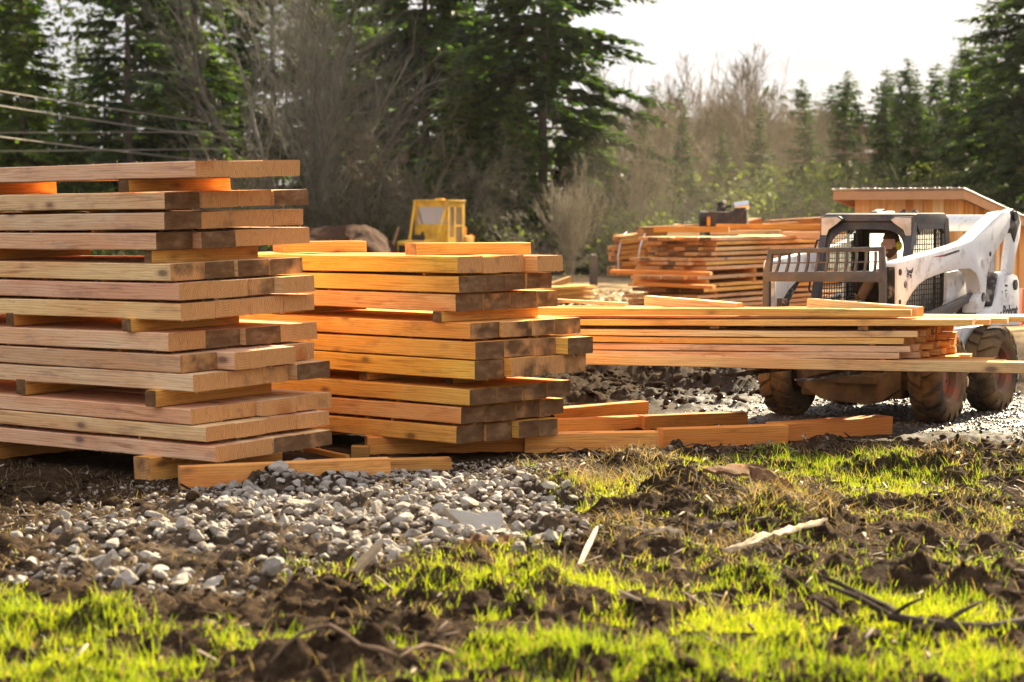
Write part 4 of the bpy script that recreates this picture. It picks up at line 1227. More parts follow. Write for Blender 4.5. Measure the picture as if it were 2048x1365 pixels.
for sx in (1, -1):
    # body side panel, cut out of the white steel behind the cab
    xo = .56 * sx
    bm = bm_new()
    pl = [(1125, 470), (1215, 452), (1245, 520), (1250, 600), (1130, 690), (1095, 700), (1120, 640)]
    P = side_poly(pl, .56); P = [(xo, p.y, p.z) for p in P]
    bm_prism(bm, P, (-.04 * sx, 0, 0), .006)
    bm_done('side_panel', bm, WHITE, LOADER, auto=35)
    # rear tower
    bm = bm_new()
    pl = [(1440, 470), (1470, 466), (1520, 490), (1530, 520), (1532, 620), (1530, 770), (1340, 770), (1352, 712), (1385, 660), (1405, 600), (1415, 530), (1425, 490)]
    P = side_poly(pl, .74); P = [(.74 * sx, p.y, p.z) for p in P]
    bm_prism(bm, P, (-.13 * sx, 0, 0), .010)
    o = bm_done('rear_tower', bm, WHITE, LOADER, auto=35)
    bm = bm_new(); c_ = on_x(1505, 540, .74)
    bm_tube(bm, [(.745 * sx - .02 * sx, c_.y, c_.z), (.755 * sx, c_.y, c_.z)], .055, 14); bm_done('pivot_pin', bm, BLACKWORN, o, auto=40)
    bm = bm_new(); c_ = on_x(1535, 560, .70); c2 = on_x(1535, 770, .70)
    bm_box(bm, (.70 * sx - .03, c_.y + .002, c2.z), (.70 * sx + .03, c_.y + .03, c_.z), bev=.006); bm_done('tail_light', bm, REDL, LOADER)
    # fender / lower side skirt between tower and front
    bm = bm_new()
    bm_box(bm, (.50 * sx if sx > 0 else -.60, -.05, .62), (.60 if sx > 0 else -.50, 2.0, .84), bev=.02)
    bm_done('side_skirt', bm, WHITE if sx > 0 else WHITE, LOADER, auto=35)
    bm = bm_new()
    g0, g1, g2, g3 = [on_x(a, b, .58) for a, b in ((1160, 720), (1185, 660), (1262, 630), (1278, 720))]
    bm_prism(bm, [(.604 * sx, p.y, p.z) for p in (g0, g1, g2, g3)], (-.02 * sx, 0, 0)); bm_done('side_vent', bm, INTERIOR, LOADER)
    # lower link
    bm = bm_new()
    P = side_poly([(990, 735), (1020, 700), (1180, 630), (1285, 575), (1312, 590), (1305, 618), (1230, 650), (1110, 740)], .68)
    bm_prism(bm, [(.68 * sx, p.y, p.z) for p in P], (-.05 * sx, 0, 0), .008); bm_done('lower_link', bm, GREYARM, LOADER, auto=35)
    # lift cylinder
    bm = bm_new()
    a, b, c = [on_x(*q, .68) for q in ((1352, 665), (1380, 480), (1388, 355))]
    xx = .66 * sx
    bm_tube(bm, [(xx, a.y, a.z), (xx, b.y + .02, b.z)], .062, 14); cyl = bm_done('lift_cylinder', bm, BLACKWORN, LOADER, auto=40)
    bm = bm_new(); bm_tube(bm, [(xx, b.y + .02, b.z), (xx, c.y, c.z)], .030, 10); bm_done('piston_rod', bm, CHROME, cyl, auto=40)
    # rear link (curved, worn black at its top)
    bm = bm_new()
    P = side_poly([(1483, 160), (1500, 112), (1530, 135), (1543, 190), (1536, 270), (1512, 370), (1492, 490), (1458, 490), (1464, 400), (1478, 300), (1486, 220)], .74)
    bm_prism(bm, [(.74 * sx, p.y, p.z) for p in P], (-.07 * sx, 0, 0), .01); rl = bm_done('rear_link', bm, WHITE, LOADER, auto=35)
    bm = bm_new()
    P = side_poly([(1468, 190), (1470, 125), (1498, 108), (1528, 135), (1536, 190), (1520, 240), (1505, 300), (1492, 262), (1484, 225)], .75)
    bm_prism(bm, [(.752 * sx, p.y, p.z) for p in P], (-.10 * sx, 0, 0), .01)
    c_ = on_x(1500, 150, .75); bm_tube(bm, [(.60 * sx, c_.y, c_.z), (.775 * sx, c_.y, c_.z)], .05, 12)
    bm_done('link_knuckle', bm, BLACKWORN, rl, auto=35)
    # lift arm: box section, cranked at the front, with the drop leg at the rear
    arm_pl = [(838, 425), (850, 408), (872, 405), (1030, 362), (1200, 312), (1262, 287), (1312, 240), (1385, 168), (1430, 128), (1478, 120), (1484, 150), (1478, 215), (1462, 255), (1410, 335),
              (1382, 375), (1366, 420), (1352, 480), (1345, 560), (1340, 640), (1325, 695), (1288, 700), (1290, 630), (1312, 592), (1306, 525), (1288, 475), (1250, 450), (1192, 452), (1130, 463), (1062, 486), (1010, 506),
              (962, 540), (925, 585), (893, 640), (872, 700), (800, 705), (822, 620), (838, 560), (832, 480)]
    bm = bm_new()
    P = side_poly(arm_pl, .76)
    P = [Vector((p.x, max(p.y, -.98), p.z)) for p in P]
    bm_prism(bm, [(X_(sx, .76), p.y, p.z) for p in P], ((-.15 if sx > 0 else .10), 0, 0), .014)
    arm = bm_done('lift_arm', bm, WHITE, LOADER, auto=35)
    bm = bm_new()     # worn dark plate on the front face of the arm
    P = side_poly([(838, 440), (826, 500), (822, 560), (806, 640), (796, 700), (806, 700), (832, 620), (846, 560), (842, 490)], .76)
    P = [Vector((p.x, max(p.y, -.98), p.z)) for p in P]
    bm_prism(bm, [(X_(sx, .735), p.y - .006, p.z) for p in P], (-.10 * sx, 0, 0), .004); bm_done('front_plate', bm, BLACKWORN if sx > 0 else WHITE, arm, auto=35)
    for a, b, r_, x0_ in ((882, 540, .030, .745), (838, 640, .022, .745), (1365, 365, .022, .745), (842, 470, .03, .745), (1325, 610, .045, .70)):
        bm = bm_new(); c_ = on_x(a, b, .76); bm_tube(bm, [(X_(sx, x0_), max(c_.y, -.93), c_.z), (X_(sx, .768), max(c_.y, -.93), c_.z)], r_, 14)
        bm_done('pivot_pin', bm, BLACKWORN, arm, auto=40)
    if sx > 0:
        # raised stripe and animal-head emblem on the outer face
        bm = bm_new(); P = side_poly([(1110, 366), (1188, 340), (1190, 352), (1105, 380)], .76); bm_prism(bm, [(.7605, p.y, p.z) for p in P], (.0025, 0, 0)); bm_done('stripe', bm, DECALB, arm)
        bm = bm_new(); P = side_poly([(1032, 384), (1110, 366), (1105, 380)], .76); bm_prism(bm, [(.7605, p.y, p.z) for p in P], (.0025, 0, 0)); bm_done('stripe', bm, DECALR, arm)
        bm = bm_new()
        head = [(886, 440), (896, 456), (908, 459), (917, 455), (928, 442), (925, 462), (921, 474), (917, 478), (908, 474), (901, 478), (906, 486), (897, 489), (890, 482), (894, 470), (891, 456)]
        P = side_poly(head, .76); bm_prism(bm, [(.7605, p.y, p.z) for p in P], (.0025, 0, 0))
        for q in ([(906, 482), (916, 480), (920, 490), (912, 497)], [(889, 488), (898, 492), (901, 499), (892, 497)], [(912, 498), (918, 496), (919, 503), (914, 504)]):
            P = side_poly(q, .76); bm_prism(bm, [(.7605, p.y, p.z) for p in P], (.0025, 0, 0))
        bm_done('emblem', bm, DECALB, arm)
        # small drawn figure sticker and the lettering on the tower
        bm = bm_new()
        for q in ([(1448, 545), (1455, 537), (1463, 541), (1464, 552), (1456, 549), (1450, 553)], [(1449, 572), (1458, 566), (1461, 572), (1453, 577), (1450, 584)], [(1452, 590), (1460, 588), (1461, 592), (1453, 595)], [(1454, 598), (1457, 598), (1456, 613), (1453, 612)], [(1432, 574), (1438, 585), (1436, 586), (1430, 576)]):
            P = side_poly(q, .74); bm_prism(bm, [(.7405, p.y, p.z) for p in P], (.0025, 0, 0))
        bm_done('sticker', bm, DECALB, LOADER)
        a, b = on_x(1437, 722, .74), on_x(1521, 726, .74)
        cu = bpy.data.curves.new('lettering', 'FONT'); cu.body = 'Bobcat'; cu.size = .165; cu.extrude = .0015; cu.offset = .006; cu.space_character = .95
        tmp = bpy.data.objects.new('lettering_tmp', cu); COL.objects.link(tmp)
        dg = bpy.context.evaluated_depsgraph_get(); dg.update()
        me = bpy.data.meshes.new_from_object(tmp.evaluated_get(dg)); bpy.data.objects.remove(tmp)
        wd_ = max(v.co.x for v in me.vertices); me.materials.append(DECALB)
        o = link_mesh('lettering', me, LOADER)
        o.matrix_local = Matrix(((0, 0, 1, .7415), (1, 0, 0, a.y), (0, 1, 0, a.z - .005), (0, 0, 0, 1))) @ Matrix.Diagonal(((b.y - a.y) / wd_, 1.0, 1, 1))
        bm = bm_new()
        for q in ([(1403, 702), (1408, 698), (1412, 706), (1407, 714)], [(1416, 706), (1424, 696), (1434, 692), (1430, 702), (1428, 716), (1420, 712)]):
            P = side_poly(q, .74); bm_prism(bm, [(.7405, p.y, p.z) for p in P], (.0025, 0, 0))
        bm_done('emblem', bm, DECALB, LOADER)

# cross tube joining the two arms behind the cab
c_ = on_x(1425, 190, .6)
bm = bm_new(); bm_tube(bm, [(-.62, c_.y + .02, c_.z), (.62, c_.y + .02, c_.z)], .085, 20); bm_done('arm_cross_tube', bm, WHITE, LOADER, auto=40)

# ------------------------------------------------------------------ cab
YF, YR, XC = .15, .92, .475
ZT = on_y(640, 132, YF).z
CABZ = .92
def front_y(z): return YF - .34 * (ZT - z) / (ZT - CABZ)        # front posts lean forward at their feet
bm = bm_new()
roof = [(-XC, YF - .06, ZT - .075), (-XC, YF - .03, ZT - .015), (-XC, YF + .04, ZT), (-XC, YR - .05, ZT), (-XC, YR + .01, ZT - .03), (-XC, YR + .04, ZT - .11), (-XC, YF - .02, ZT - .11)]
bm_prism(bm, roof, (2 * XC, 0, 0), .018)
bm_done('cab_roof', bm, FRAME, LOADER, auto=40)
def strip(bm, pts, wv, dv):
    """rectangular bar swept through points, wv / dv: full width and depth vectors"""
    wv, dv = Vector(wv), Vector(dv); rings = []
    for p in pts:
        p = Vector(p); rings.append([bm.verts.new(p + a * wv / 2 + b * dv / 2) for a, b in ((-1, -1), (1, -1), (1, 1), (-1, 1))])
    for q in range(len(rings) - 1):
        for k in range(4): bm.faces.new((rings[q][k], rings[q][(k + 1) % 4], rings[q + 1][(k + 1) % 4], rings[q + 1][k]))
    bm.faces.new(rings[0]); bm.faces.new(list(reversed(rings[-1])))
k = NT('dusty_glass')
tr = k.n('BsdfTransparent'); tl = k.n('BsdfTranslucent'); tl.inputs['Color'].default_value = (.85, .84, .76, 1)
gl = k.n('BsdfGlossy'); gl.inputs['Roughness'].default_value = .08
m1 = k.n('MixShader'); k.l(k.ramp(k.noise(k.coord('Object'), 5, 5, .6), (.3, .22), (.7, .42)), m1.inputs[0]); k.l(tr.outputs[0], m1.inputs[1]); k.l(tl.outputs[0], m1.inputs[2])
m2 = k.n('MixShader'); m2.inputs[0].default_value = .05; k.l(m1.outputs[0], m2.inputs[1]); k.l(gl.outputs[0], m2.inputs[2]); k.l(m2.outputs[0], k.o.inputs['Surface'])
DUSTY = k.m
k = NT('clear_pane'); tr = k.n('BsdfTransparent'); gl = k.n('BsdfGlossy'); gl.inputs['Roughness'].default_value = .08; m2 = k.n('MixShader'); m2.inputs[0].default_value = .05
k.l(tr.outputs[0], m2.inputs[1]); k.l(gl.outputs[0], m2.inputs[2]); k.l(m2.outputs[0], k.o.inputs['Surface']); CLEARP = k.m
BLUEFR = mat_plain('slate_frame_paint', (.045, .052, .068), .52, 0, .35, MUD, 3.0, .1)
for sx in (-1, 1):
    bm = bm_new()
    pts = []
    for i in range(9):
        z = ZT - .09 - (ZT - .09 - CABZ) * i / 8
        pts.append((sx * (XC - .035), front_y(z), z))
    strip(bm, pts, (.07, 0, 0), (0, .085, 0))
    bm_done('front_post', bm, BLUEFR, LOADER)
    bm = bm_new()
    strip(bm, [(sx * (XC - .03), YR - .02, ZT - .05), (sx * (XC - .03), YR + .035, ZT - .35), (sx * (XC - .03), YR + .05, CABZ)], (.06, 0, 0), (0, .11, 0))
    bm_done('rear_post', bm, FRAME, LOADER)
    bm = bm_new()
    bm_box(bm, (sx * (XC - .03) - .028, front_y(CABZ + .06), CABZ - .06), (sx * (XC - .03) + .028, YR + .03, CABZ + .07), bev=.012)
    # plate above the side window with its cut corners
    P = [(XC - .028, YF + .02, ZT - .10), (XC - .028, YR - .02, ZT - .10), (XC - .028, YR, ZT - .22), (XC - .028, YR - .10, ZT - .155), (XC - .028, YF + .16, ZT - .155), (XC - .028, YF + .10, ZT - .20)]
    bm_prism(bm, [(p[0] * sx, p[1], p[2]) for p in P], (.022 * sx, 0, 0))
    P = [(XC - .028, YR - .11, ZT - .2), (XC - .028, YR + .01, ZT - .2), (XC - .028, YR + .03, CABZ + .1), (XC - .028, YR - .07, CABZ + .1)]
    bm_prism(bm, [(p[0] * sx, p[1], p[2]) for p in P], (.022 * sx, 0, 0))
    bm_done('side_frame', bm, FRAME, LOADER, auto=40)
    bm = bm_new()
    zb_ = CABZ + .07; zt_ = ZT - .155
    poly = [(front_y(zb_) + .04, zb_), (YR - .06, zb_), (YR - .09, zt_ - .06), (YR - .14, zt_), (YF + .13, zt_), (front_y(zt_ - .1) + .05, zt_ - .10)]
    bm_lattice(bm, poly, sx * (XC - .02), 17, 17, .0042)
    bm_tube(bm, [(sx * (XC - .02), .64, zb_), (sx * (XC - .02), .66, zt_)], .010, 6)
    bm_done('window_grille', bm, INTERIOR, LOADER)
    bm = bm_new()
    bm_prism(bm, [(sx * (XC - .034), a, b) for a, b in poly], (.004 * sx, 0, 0)); bm_done('window_pane', bm, DUSTY if sx > 0 else CLEARP, LOADER)
bm = bm_new(); bm_box(bm, (-.34, YR + .001, ZT - .62), (.34, YR + .007, ZT - .20)); bm_done('rear_window', bm, DUSTY, LOADER)
# arched front header
bm = bm_new()
zh = ZT - .09
outer = [(-XC + .03, zh - .40), (-XC + .03, zh), (XC - .03, zh), (XC - .03, zh - .40)]
arch = []
for i in range(17):
    a = math.pi * i / 16
    arch.append(((XC - .075) * (1 if math.cos(a) > 0 else -1) * abs(math.cos(a)) ** .55, zh - .40 + .335 * abs(math.sin(a)) ** .55))
pl = outer + arch
bm_prism(bm, [(x, front_y(z) - .012, z) for x, z in pl], (0, .05, 0))
bm_done('front_header', bm, FRAME, LOADER)
# headlamps let into the corners of the header
for sx in (-1, 1):
    hl = empty('headlight', (0, 0, 0)); hl.parent = LOADER
    shape = [(.462, -.025), (.300, -.02), (.255, -.045), (.30, -.085), (.385, -.14), (.425, -.245), (.462, -.262)]
    bm = bm_new()
    cxs, czs = .39, -.11
    big = [(cxs + (x - cxs) * 1.14, czs + (z - czs) * 1.12) for x, z in shape]
    bm_prism(bm, [(sx * x, YF - .105, ZT - .02 + z) for x, z in big], (0, .12, 0), .008)
    bm_done('housing', bm, FRAME, hl, auto=40)
    bm = bm_new()
    bm_prism(bm, [(sx * x, YF - .112, ZT - .02 + z) for x, z in shape], (0, .02, 0), .004)
    bm_done('lens', bm, LENS, hl, auto=40)
# back wall with window, headliner, floor, seat and levers
bm = bm_new()
for x0_, x1_, z0_, z1_ in ((-XC + .05, -.34, CABZ, ZT - .1), (.34, XC - .05, CABZ, ZT - .1), (-.34, .34, CABZ, ZT - .62), (-.34, .34, ZT - .20, ZT - .1)):
    bm_box(bm, (x0_, YR - .01, z0_), (x1_, YR + .02, z1_))
bm_done('back_wall', bm, INTERIOR, LOADER)
bm = bm_new(); bm_box(bm, (-XC + .06, -.02, .76), (XC - .06, YR, .80)); bm_done('cab_floor', bm, INTERIOR, LOADER)
bm = bm_new()
bm_box(bm, (-.18, .46, .86), (.30, .86, .98), bev=.04); bm_box(bm, (-.18, .79, .98), (.30, .89, 1.42), bev=.04); bm_box(bm, (-.15, .52, .78), (.27, .84, .87))
bm_done('seat', bm, SEATM, LOADER, auto=40)
for sx, x in ((-1, -.19), (1, .31)):
    bm = bm_new(); bm_tube(bm, [(x, .28, .80), (x, .24, .98), (x, .20, 1.06)], .014, 8); bm_tube(bm, [(x, .20, 1.05), (x, .18, 1.16)], .024, 8)
    bm_done('control_lever', bm, INTERIOR, LOADER, auto=40)
# grab rail, beacons on the roof
bm = bm_new()
bm_tube(bm, [(-XC - .015, front_y(ZT - .2), ZT - .26), (-XC - .04, front_y(ZT - .2) - .03, ZT - .27), (-XC - .045, front_y(ZT - .3) - .03, ZT - .34), (-XC - .045, front_y(ZT - .7) - .03, ZT - .74), (-XC - .015, front_y(ZT - .7), ZT - .78)], .010, 6)
bm_done('grab_rail', bm, INTERIOR, LOADER, auto=40)
for px in (875, 935):
    c_ = on_y(px, 122, .85)
    bm = bm_new(); bm_box(bm, (c_.x - .03, .82, ZT - .004), (c_.x + .03, .88, ZT + .02), bev=.005); bm_tube(bm, [(c_.x, .85, ZT + .015), (c_.x, .85, ZT + .035)], .018, 8)
    bm_done('roof_bolt', bm, BLACKWORN, LOADER, auto=40)

# ------------------------------------------------------------------ quick-attach plate and pallet fork frame
YA = -1.12
def fp(zx, zy): p = on_y(zx, zy, YA); return p.x, p.z
bm = bm_new()
def barp(pts, th, y0=YA): bm_prism(bm, [(x, y0, z) for x, z in pts], (0, th, 0), .004)
ZFB = .56
lu = [fp(105, 338), fp(128, 338), fp(110, 482), fp(108, 520)]; x4 = lu[3][0]; x5 = fp(72, 500)[0]
barp([lu[0], lu[1], lu[2], lu[3], (x4, ZFB), (x5, ZFB), fp(72, 480)], .05)
ru0, ru1 = fp(728, 326), fp(757, 325)
barp([ru0, ru1, (fp(768, 500)[0], fp(768, 500)[1]), (fp(768, 500)[0], ZFB), (fp(732, 500)[0], ZFB), fp(732, 500)], .05)
barp([fp(100, 337), fp(757, 324), fp(757, 350), fp(120, 364)], .055, YA - .004)
barp([fp(78, 468), fp(740, 462), fp(752, 526), fp(76, 521)], .055, YA - .004)
xa, xb = fp(72, 500)[0], fp(768, 500)[0]
bm_box(bm, (xa, YA - .004, ZFB - .03), (xb, YA + .06, ZFB + .09), bev=.006)
bm_done('fork_frame', bm, GREYARM, LOADER, auto=35)
bm = bm_new()
nr = 11
for i in range(nr):
    t = (i + .6) / nr
    top = fp(130 + t * 600, 352); mid = fp(128 + t * 602, 408); bot = fp(108 + t * 615, 475)
    bm_prism(bm, [(top[0] - .009, YA + .01, top[1]), (top[0] + .009, YA + .01, top[1]), (mid[0] + .009, YA + .01, mid[1]), (bot[0] + .010, YA + .01, bot[1]), (bot[0] - .010, YA + .01, bot[1]), (mid[0] - .009, YA + .01, mid[1])], (0, .03, 0))
a, b = fp(110, 418), fp(740, 410)
bm_prism(bm, [(a[0], YA + .015, a[1] - .006), (b[0], YA + .015, b[1] - .006), (b[0], YA + .015, b[1] + .006), (a[0], YA + .015, a[1] + .006)], (0, .02, 0))
bm_done('load_guard', bm, GREYARM, LOADER)
for x in (-.36, .36):
    bm = bm_new()
    bm_prism(bm, [(x, YA - .02, ZFB + .62), (x, YA + .02, ZFB + .62), (x, YA + .02, ZFB - .045), (x, YA - 1.15, ZFB - .035), (x, YA - 1.15, ZFB - .025), (x, YA - .02, ZFB + .005)], (.11, 0, 0), .004)
    bm_done('fork', bm, BLACKWORN, LOADER, auto=35)
bm = bm_new()      # coupler with its two tilt cylinders
bm_box(bm, (-.62, YA + .06, ZFB), (.62, YA + .16, ZFB + .42), bev=.02)
bm_done('coupler', bm, BLACKWORN, LOADER, auto=35)
for sx in (-1, 1):
    bm = bm_new(); bm_tube(bm, [(sx * .52, YA + .14, ZFB + .32), (sx * .58, -.25, 1.35)], .045, 12); c_ = bm_done('tilt_cylinder', bm, BLACKWORN, LOADER, auto=40)
    bm = bm_new(); bm_tube(bm, [(sx * .60, -.1, 1.45), (sx * .66, -.55, 1.30), (sx * .58, -.72, .95)], .014, 6); bm_done('hose', bm, INTERIOR, c_, auto=40)
# ------------------------------------------------------------------ the driver
SKIN = mat_plain('skin', (.74, .46, .34), .55, 0, .2, (.30, .13, .09), 8, .05)
JACKET = mat_plain('brown_canvas_jacket', (.24, .125, .055), .85, 0, .4, (.15, .08, .04), 5, .3)
TROUS = mat_plain('dark_trousers', (.03, .03, .035), .85, 0, .3, MUD, 5, .3)
HAIR = mat_plain('dark_hair', (.085, .045, .024), .6, 0, .3, (.10, .06, .03), 18, .6)
GLOVE = mat_plain('work_glove', (.025, .024, .024), .8, 0, .3, MUD, 6, .3)
MUFF = mat_plain('yellow_plastic', (.72, .66, .03), .35, 0, .15, MUD, 6, .05)
hp = on_y(800, 318, .60)
PX = hp.x; HZ = hp.z
DRV = empty('person', MW @ Vector((PX, .68, .98)), -TH)
tag(DRV, 'bearded driver in brown jacket and yellow ear defenders seated in the loader cab', 'person')
def loc(v): return Vector(v) - Vector((PX, .82, .98))
def skin_obj(name, chains, mat, sub=2):
    """connected joints with a radius each, grown into one smooth surface"""
    verts, edges, rad = [], [], []
    for ch in chains:
        prev = None
        for p, r in ch:
            key = None
            for i, v in enumerate(verts):
                if (v - Vector(p)).length < 1e-5: key = i
            if key is None: verts.append(Vector(p)); rad.append(r); key = len(verts) - 1
            if prev is not None: edges.append((prev, key))
            prev = key
    me = bpy.data.meshes.new(name); me.from_pydata([tuple(loc(v)) for v in verts], edges, [])
    o = link_mesh(name, me, DRV)
    md = o.modifiers.new('s', 'SKIN'); md.use_smooth_shade = True
    for i, sv in enumerate(me.skin_vertices[0].data):
        sv.radius = rad[i] if hasattr(rad[i], '__len__') else (rad[i], rad[i]); sv.use_root = (i == 0)
    o.modifiers.new('u', 'SUBSURF').levels = sub; o.modifiers[-1].render_levels = sub
    me.materials.append(mat)
    dg = bpy.context.evaluated_depsgraph_get(); dg.update()
    m2 = bpy.data.meshes.new_from_object(o.evaluated_get(dg)); o.modifiers.clear(); o.data = m2
    m2.polygons.foreach_set('use_smooth', np.ones(len(m2.polygons), dtype=bool))
    return o
sh = HZ - .27
hip, chest, neck = (PX, .84, 1.0), (PX, .80, sh - .12), (PX, .79, sh + .05)
ch = [[(hip, (.15, .12)), ((PX, .83, 1.13), (.14, .115)), (chest, (.17, .12)), ((PX, .79, sh), (.12, .09)), (neck, (.062, .065))]]
for s in (-1, 1):
    ch.append([((PX, .79, sh), (.12, .09)), ((PX + s * .19, .78, sh - .02), .065), ((PX + s * .26, .66, sh - .22), .055), ((PX + s * .27, .60, sh - .30), .052), ((PX + s * .25, .42, 1.16), .042)])
skin_obj('jacket', ch, JACKET)
ch = [[((PX, .84, .98), .14), ((PX, .80, .97), .13)]]
for s in (-1, 1): ch.append([((PX, .80, .97), .13), ((PX + s * .11, .66, .98), .095), ((PX + s * .13, .40, 1.0), .07), ((PX + s * .13, .27, .86), .058), ((PX + s * .13, .14, .80), .05)])
skin_obj('trousers', ch, TROUS)
for s in (-1, 1):
    wx = PX + s * .25
    ch = [[((wx, .43, 1.158), .034), ((wx, .36, 1.14), .040), ((wx, .335, 1.135), .032)]]
    for f in range(4):
        dy = .0; zf = 1.15 - f * .021
        ch.append([((wx, .335, 1.135), .032), ((wx - s * .015, .312, zf), .011), ((wx - s * .045, .298, zf), .010), ((wx - s * .062, .322, zf), .009)])
    ch.append([((wx, .36, 1.14), .040), ((wx - s * .03, .345, 1.175), .011), ((wx - s * .058, .335, 1.168), .010)])
    skin_obj('glove', ch, GLOVE, 1)
# head with a face, on its neck: one skin-coloured body mesh
def head_mesh():
    bm = bm_new(); bmesh.ops.create_uvsphere(bm, u_segments=40, v_segments=28, radius=1.0)
    for v in bm.verts:
        x, y, z = v.co
        g = lambda cx, cz, sx_, sz_: math.exp(-((x - cx) / sx_) ** 2 - ((z - cz) / sz_) ** 2)
        front = max(0, -y)
        w_ = 1.0 - .24 * max(0, -z) ** 1.5
        X = x * .076 * w_; Y = y * .098 * (1 - .12 * max(0, -z)); Z = z * .120
        if y < 0:
            Y -= .030 * g(0, -.10, .16, .26) * front + .012 * g(0, .10, .10, .25) * front         # nose
            Y += .013 * (g(-.38, .10, .20, .14) + g(.38, .10, .20, .14)) * front                  # eye sockets
            Y -= .007 * g(0, .28, .7, .10) * front                                                # brow
            Y -= .010 * g(0, -.48, .26, .10) * front                                              # lips
            Y += .006 * g(0, -.49, .28, .03) * front
            Y -= .016 * g(0, -.80, .35, .18)                                                      # chin
        v.co = (X, Y, Z)
    # ears
    for s in (-1, 1):
        b0 = len(bm.verts); r = bmesh.ops.create_uvsphere(bm, u_segments=10, v_segments=8, radius=1.0)
        for v in r['verts']: v.co = Vector((s * .076 + v.co.x * .012, .012 + v.co.y * .022, .0 + v.co.z * .034))
    # neck
    bm_tube(bm, [(0, .02, -.06), (0, .03, -.13), (0, .04, -.20)], [.055, .054, .062], 16)
    return bm
bm = head_mesh()
o = bm_done('body', bm, SKIN, DRV, smooth=True)
HR = Matrix.Rotation(R(-14), 4, 'Z')
HM = Matrix.Translation(loc((PX, .74, HZ))) @ HR
o.matrix_local = HM
bm = bm_new(); bmesh.ops.create_uvsphere(bm, u_segments=48, v_segments=32, radius=1.0)
dele = []
for v in bm.verts:
    x, y, z = v.co
    kk = 1.0 + .10 * vnoise(np.array([x * 7 + 3]), np.array([z * 7 + y * 5]))[0] + .08 * vnoise(np.array([x * 17]), np.array([z * 15 + y * 9]))[0]
    if z < .45 and y < -.35 + .35 * (.45 - z): dele.append(v)
    elif z < -.25: dele.append(v)
    v.co = (x * .084 * kk, y * .106 * kk + .004, z * .128 * kk + .006 + (.012 if z > .5 else 0))
bmesh.ops.delete(bm, geom=dele, context='VERTS')
bmesh.ops.solidify(bm, geom=bm.faces[:], thickness=.008)
o = bm_done('hair', bm, HAIR, DRV, smooth=True); o.matrix_local = HM
bm = bm_new(); bmesh.ops.create_uvsphere(bm, u_segments=32, v_segments=24, radius=1.0)
dele = []
for v in bm.verts:
    x, y, z = v.co
    w_ = 1.0 - .24 * max(0, -z) ** 1.5
    if z > -.30 + .12 * abs(x) * 2 or y > .25: dele.append(v)
    if abs(x) < .2 and -.56 < z < -.44 and y < 0: dele.append(v)
    v.co = (x * .081 * w_, y * .104 * (1 - .12 * max(0, -z)) - .016 * math.exp(-(x / .35) ** 2 - ((z + .8) / .2) ** 2), z * .128)
bmesh.ops.delete(bm, geom=list(set(dele)), context='VERTS')
bmesh.ops.solidify(bm, geom=bm.faces[:], thickness=.006)
o = bm_done('beard', bm, mat_plain('brown_beard', (.17, .095, .055), .7, 0, .3, (.10, .06, .03), 18, .6), DRV, smooth=True); o.matrix_local = HM
EM = empty('ear_defenders'); EM.parent = DRV; EM.matrix_local = HM
for s in (-1, 1):
    bm = bm_new(); bm_lathe(bm, [(-.012, .0), (-.012, .040), (.006, .043), (.020, .038), (.026, .022), (.027, 0)], sides=20)
    for v in bm.verts: v.co = Vector((s * (.088 + v.co.x), .012 + v.co.y * .85, .0 + v.co.z * 1.05))
    bm_done('ear_cup', bm, MUFF, EM, smooth=True)
bm = bm_new(); bm_tube(bm, [(math.cos(a) * .096, .012, .03 + math.sin(a) * .118) for a in [math.pi * i / 14 for i in range(15)]], .006, 6)
bm_done('head_band', bm, INTERIOR, EM, smooth=True)
# ------------------------------------------------------------------ yellow bulldozer in the distance
YEL_P = mat_plain('yellow_paint', (.72, .40, .03), .5, 0, .6, (.22, .13, .05), 2.5, .1, .45, .65)
YEL_O = mat_plain('orange_yellow_paint', (.75, .28, .02), .5, 0, .4, (.2, .1, .04), 4, .1)
DZM = mat_plain('dozer_black', (.03, .028, .026), .7, 0, .5, MUD, 4, .2)
k = NT('sky_white_glass'); tr = k.n('BsdfTransparent'); tl = k.n('BsdfTranslucent'); tl.inputs['Color'].default_value = (.9, .88, .84, 1); gl = k.n('BsdfGlossy'); gl.inputs['Roughness'].default_value = .05  # translucent white stands in for the sky reflected in the panes
m1 = k.n('MixShader'); m1.inputs[0].default_value = .42; k.l(tr.outputs[0], m1.inputs[1]); k.l(tl.outputs[0], m1.inputs[2]); m2 = k.n('MixShader'); m2.inputs[0].default_value = .18; k.l(m1.outputs[0], m2.inputs[1]); k.l(gl.outputs[0], m2.inputs[2]); k.l(m2.outputs[0], k.o.inputs['Surface']); GLASS = k.m
DZ_TH = R(25); DD = 62.0
dz_o = Vector(((863 - 1024) / FPX * DD, DD, -.02))
DOZ = empty('bulldozer', dz_o, -DZ_TH); tag(DOZ, 'old yellow bulldozer with a boxy glazed cab parked beside the earth mound', 'bulldozer')
RZ = 2.40; CW = .54; CL_ = 1.07
bm = bm_new()
bm_box(bm, (-CW - .03, -.04, RZ - .045), (CW + .03, CL_ + .05, RZ), bev=.015)
bm_box(bm, (-.10, .42, RZ - .002), (.14, .62, RZ + .045), bev=.01)
bm_done('cab_roof', bm, YEL_P, DOZ, auto=40)
bm = bm_new()
def wall_open(axis_y, outer, holes, thick, sidewall=None):
    pass
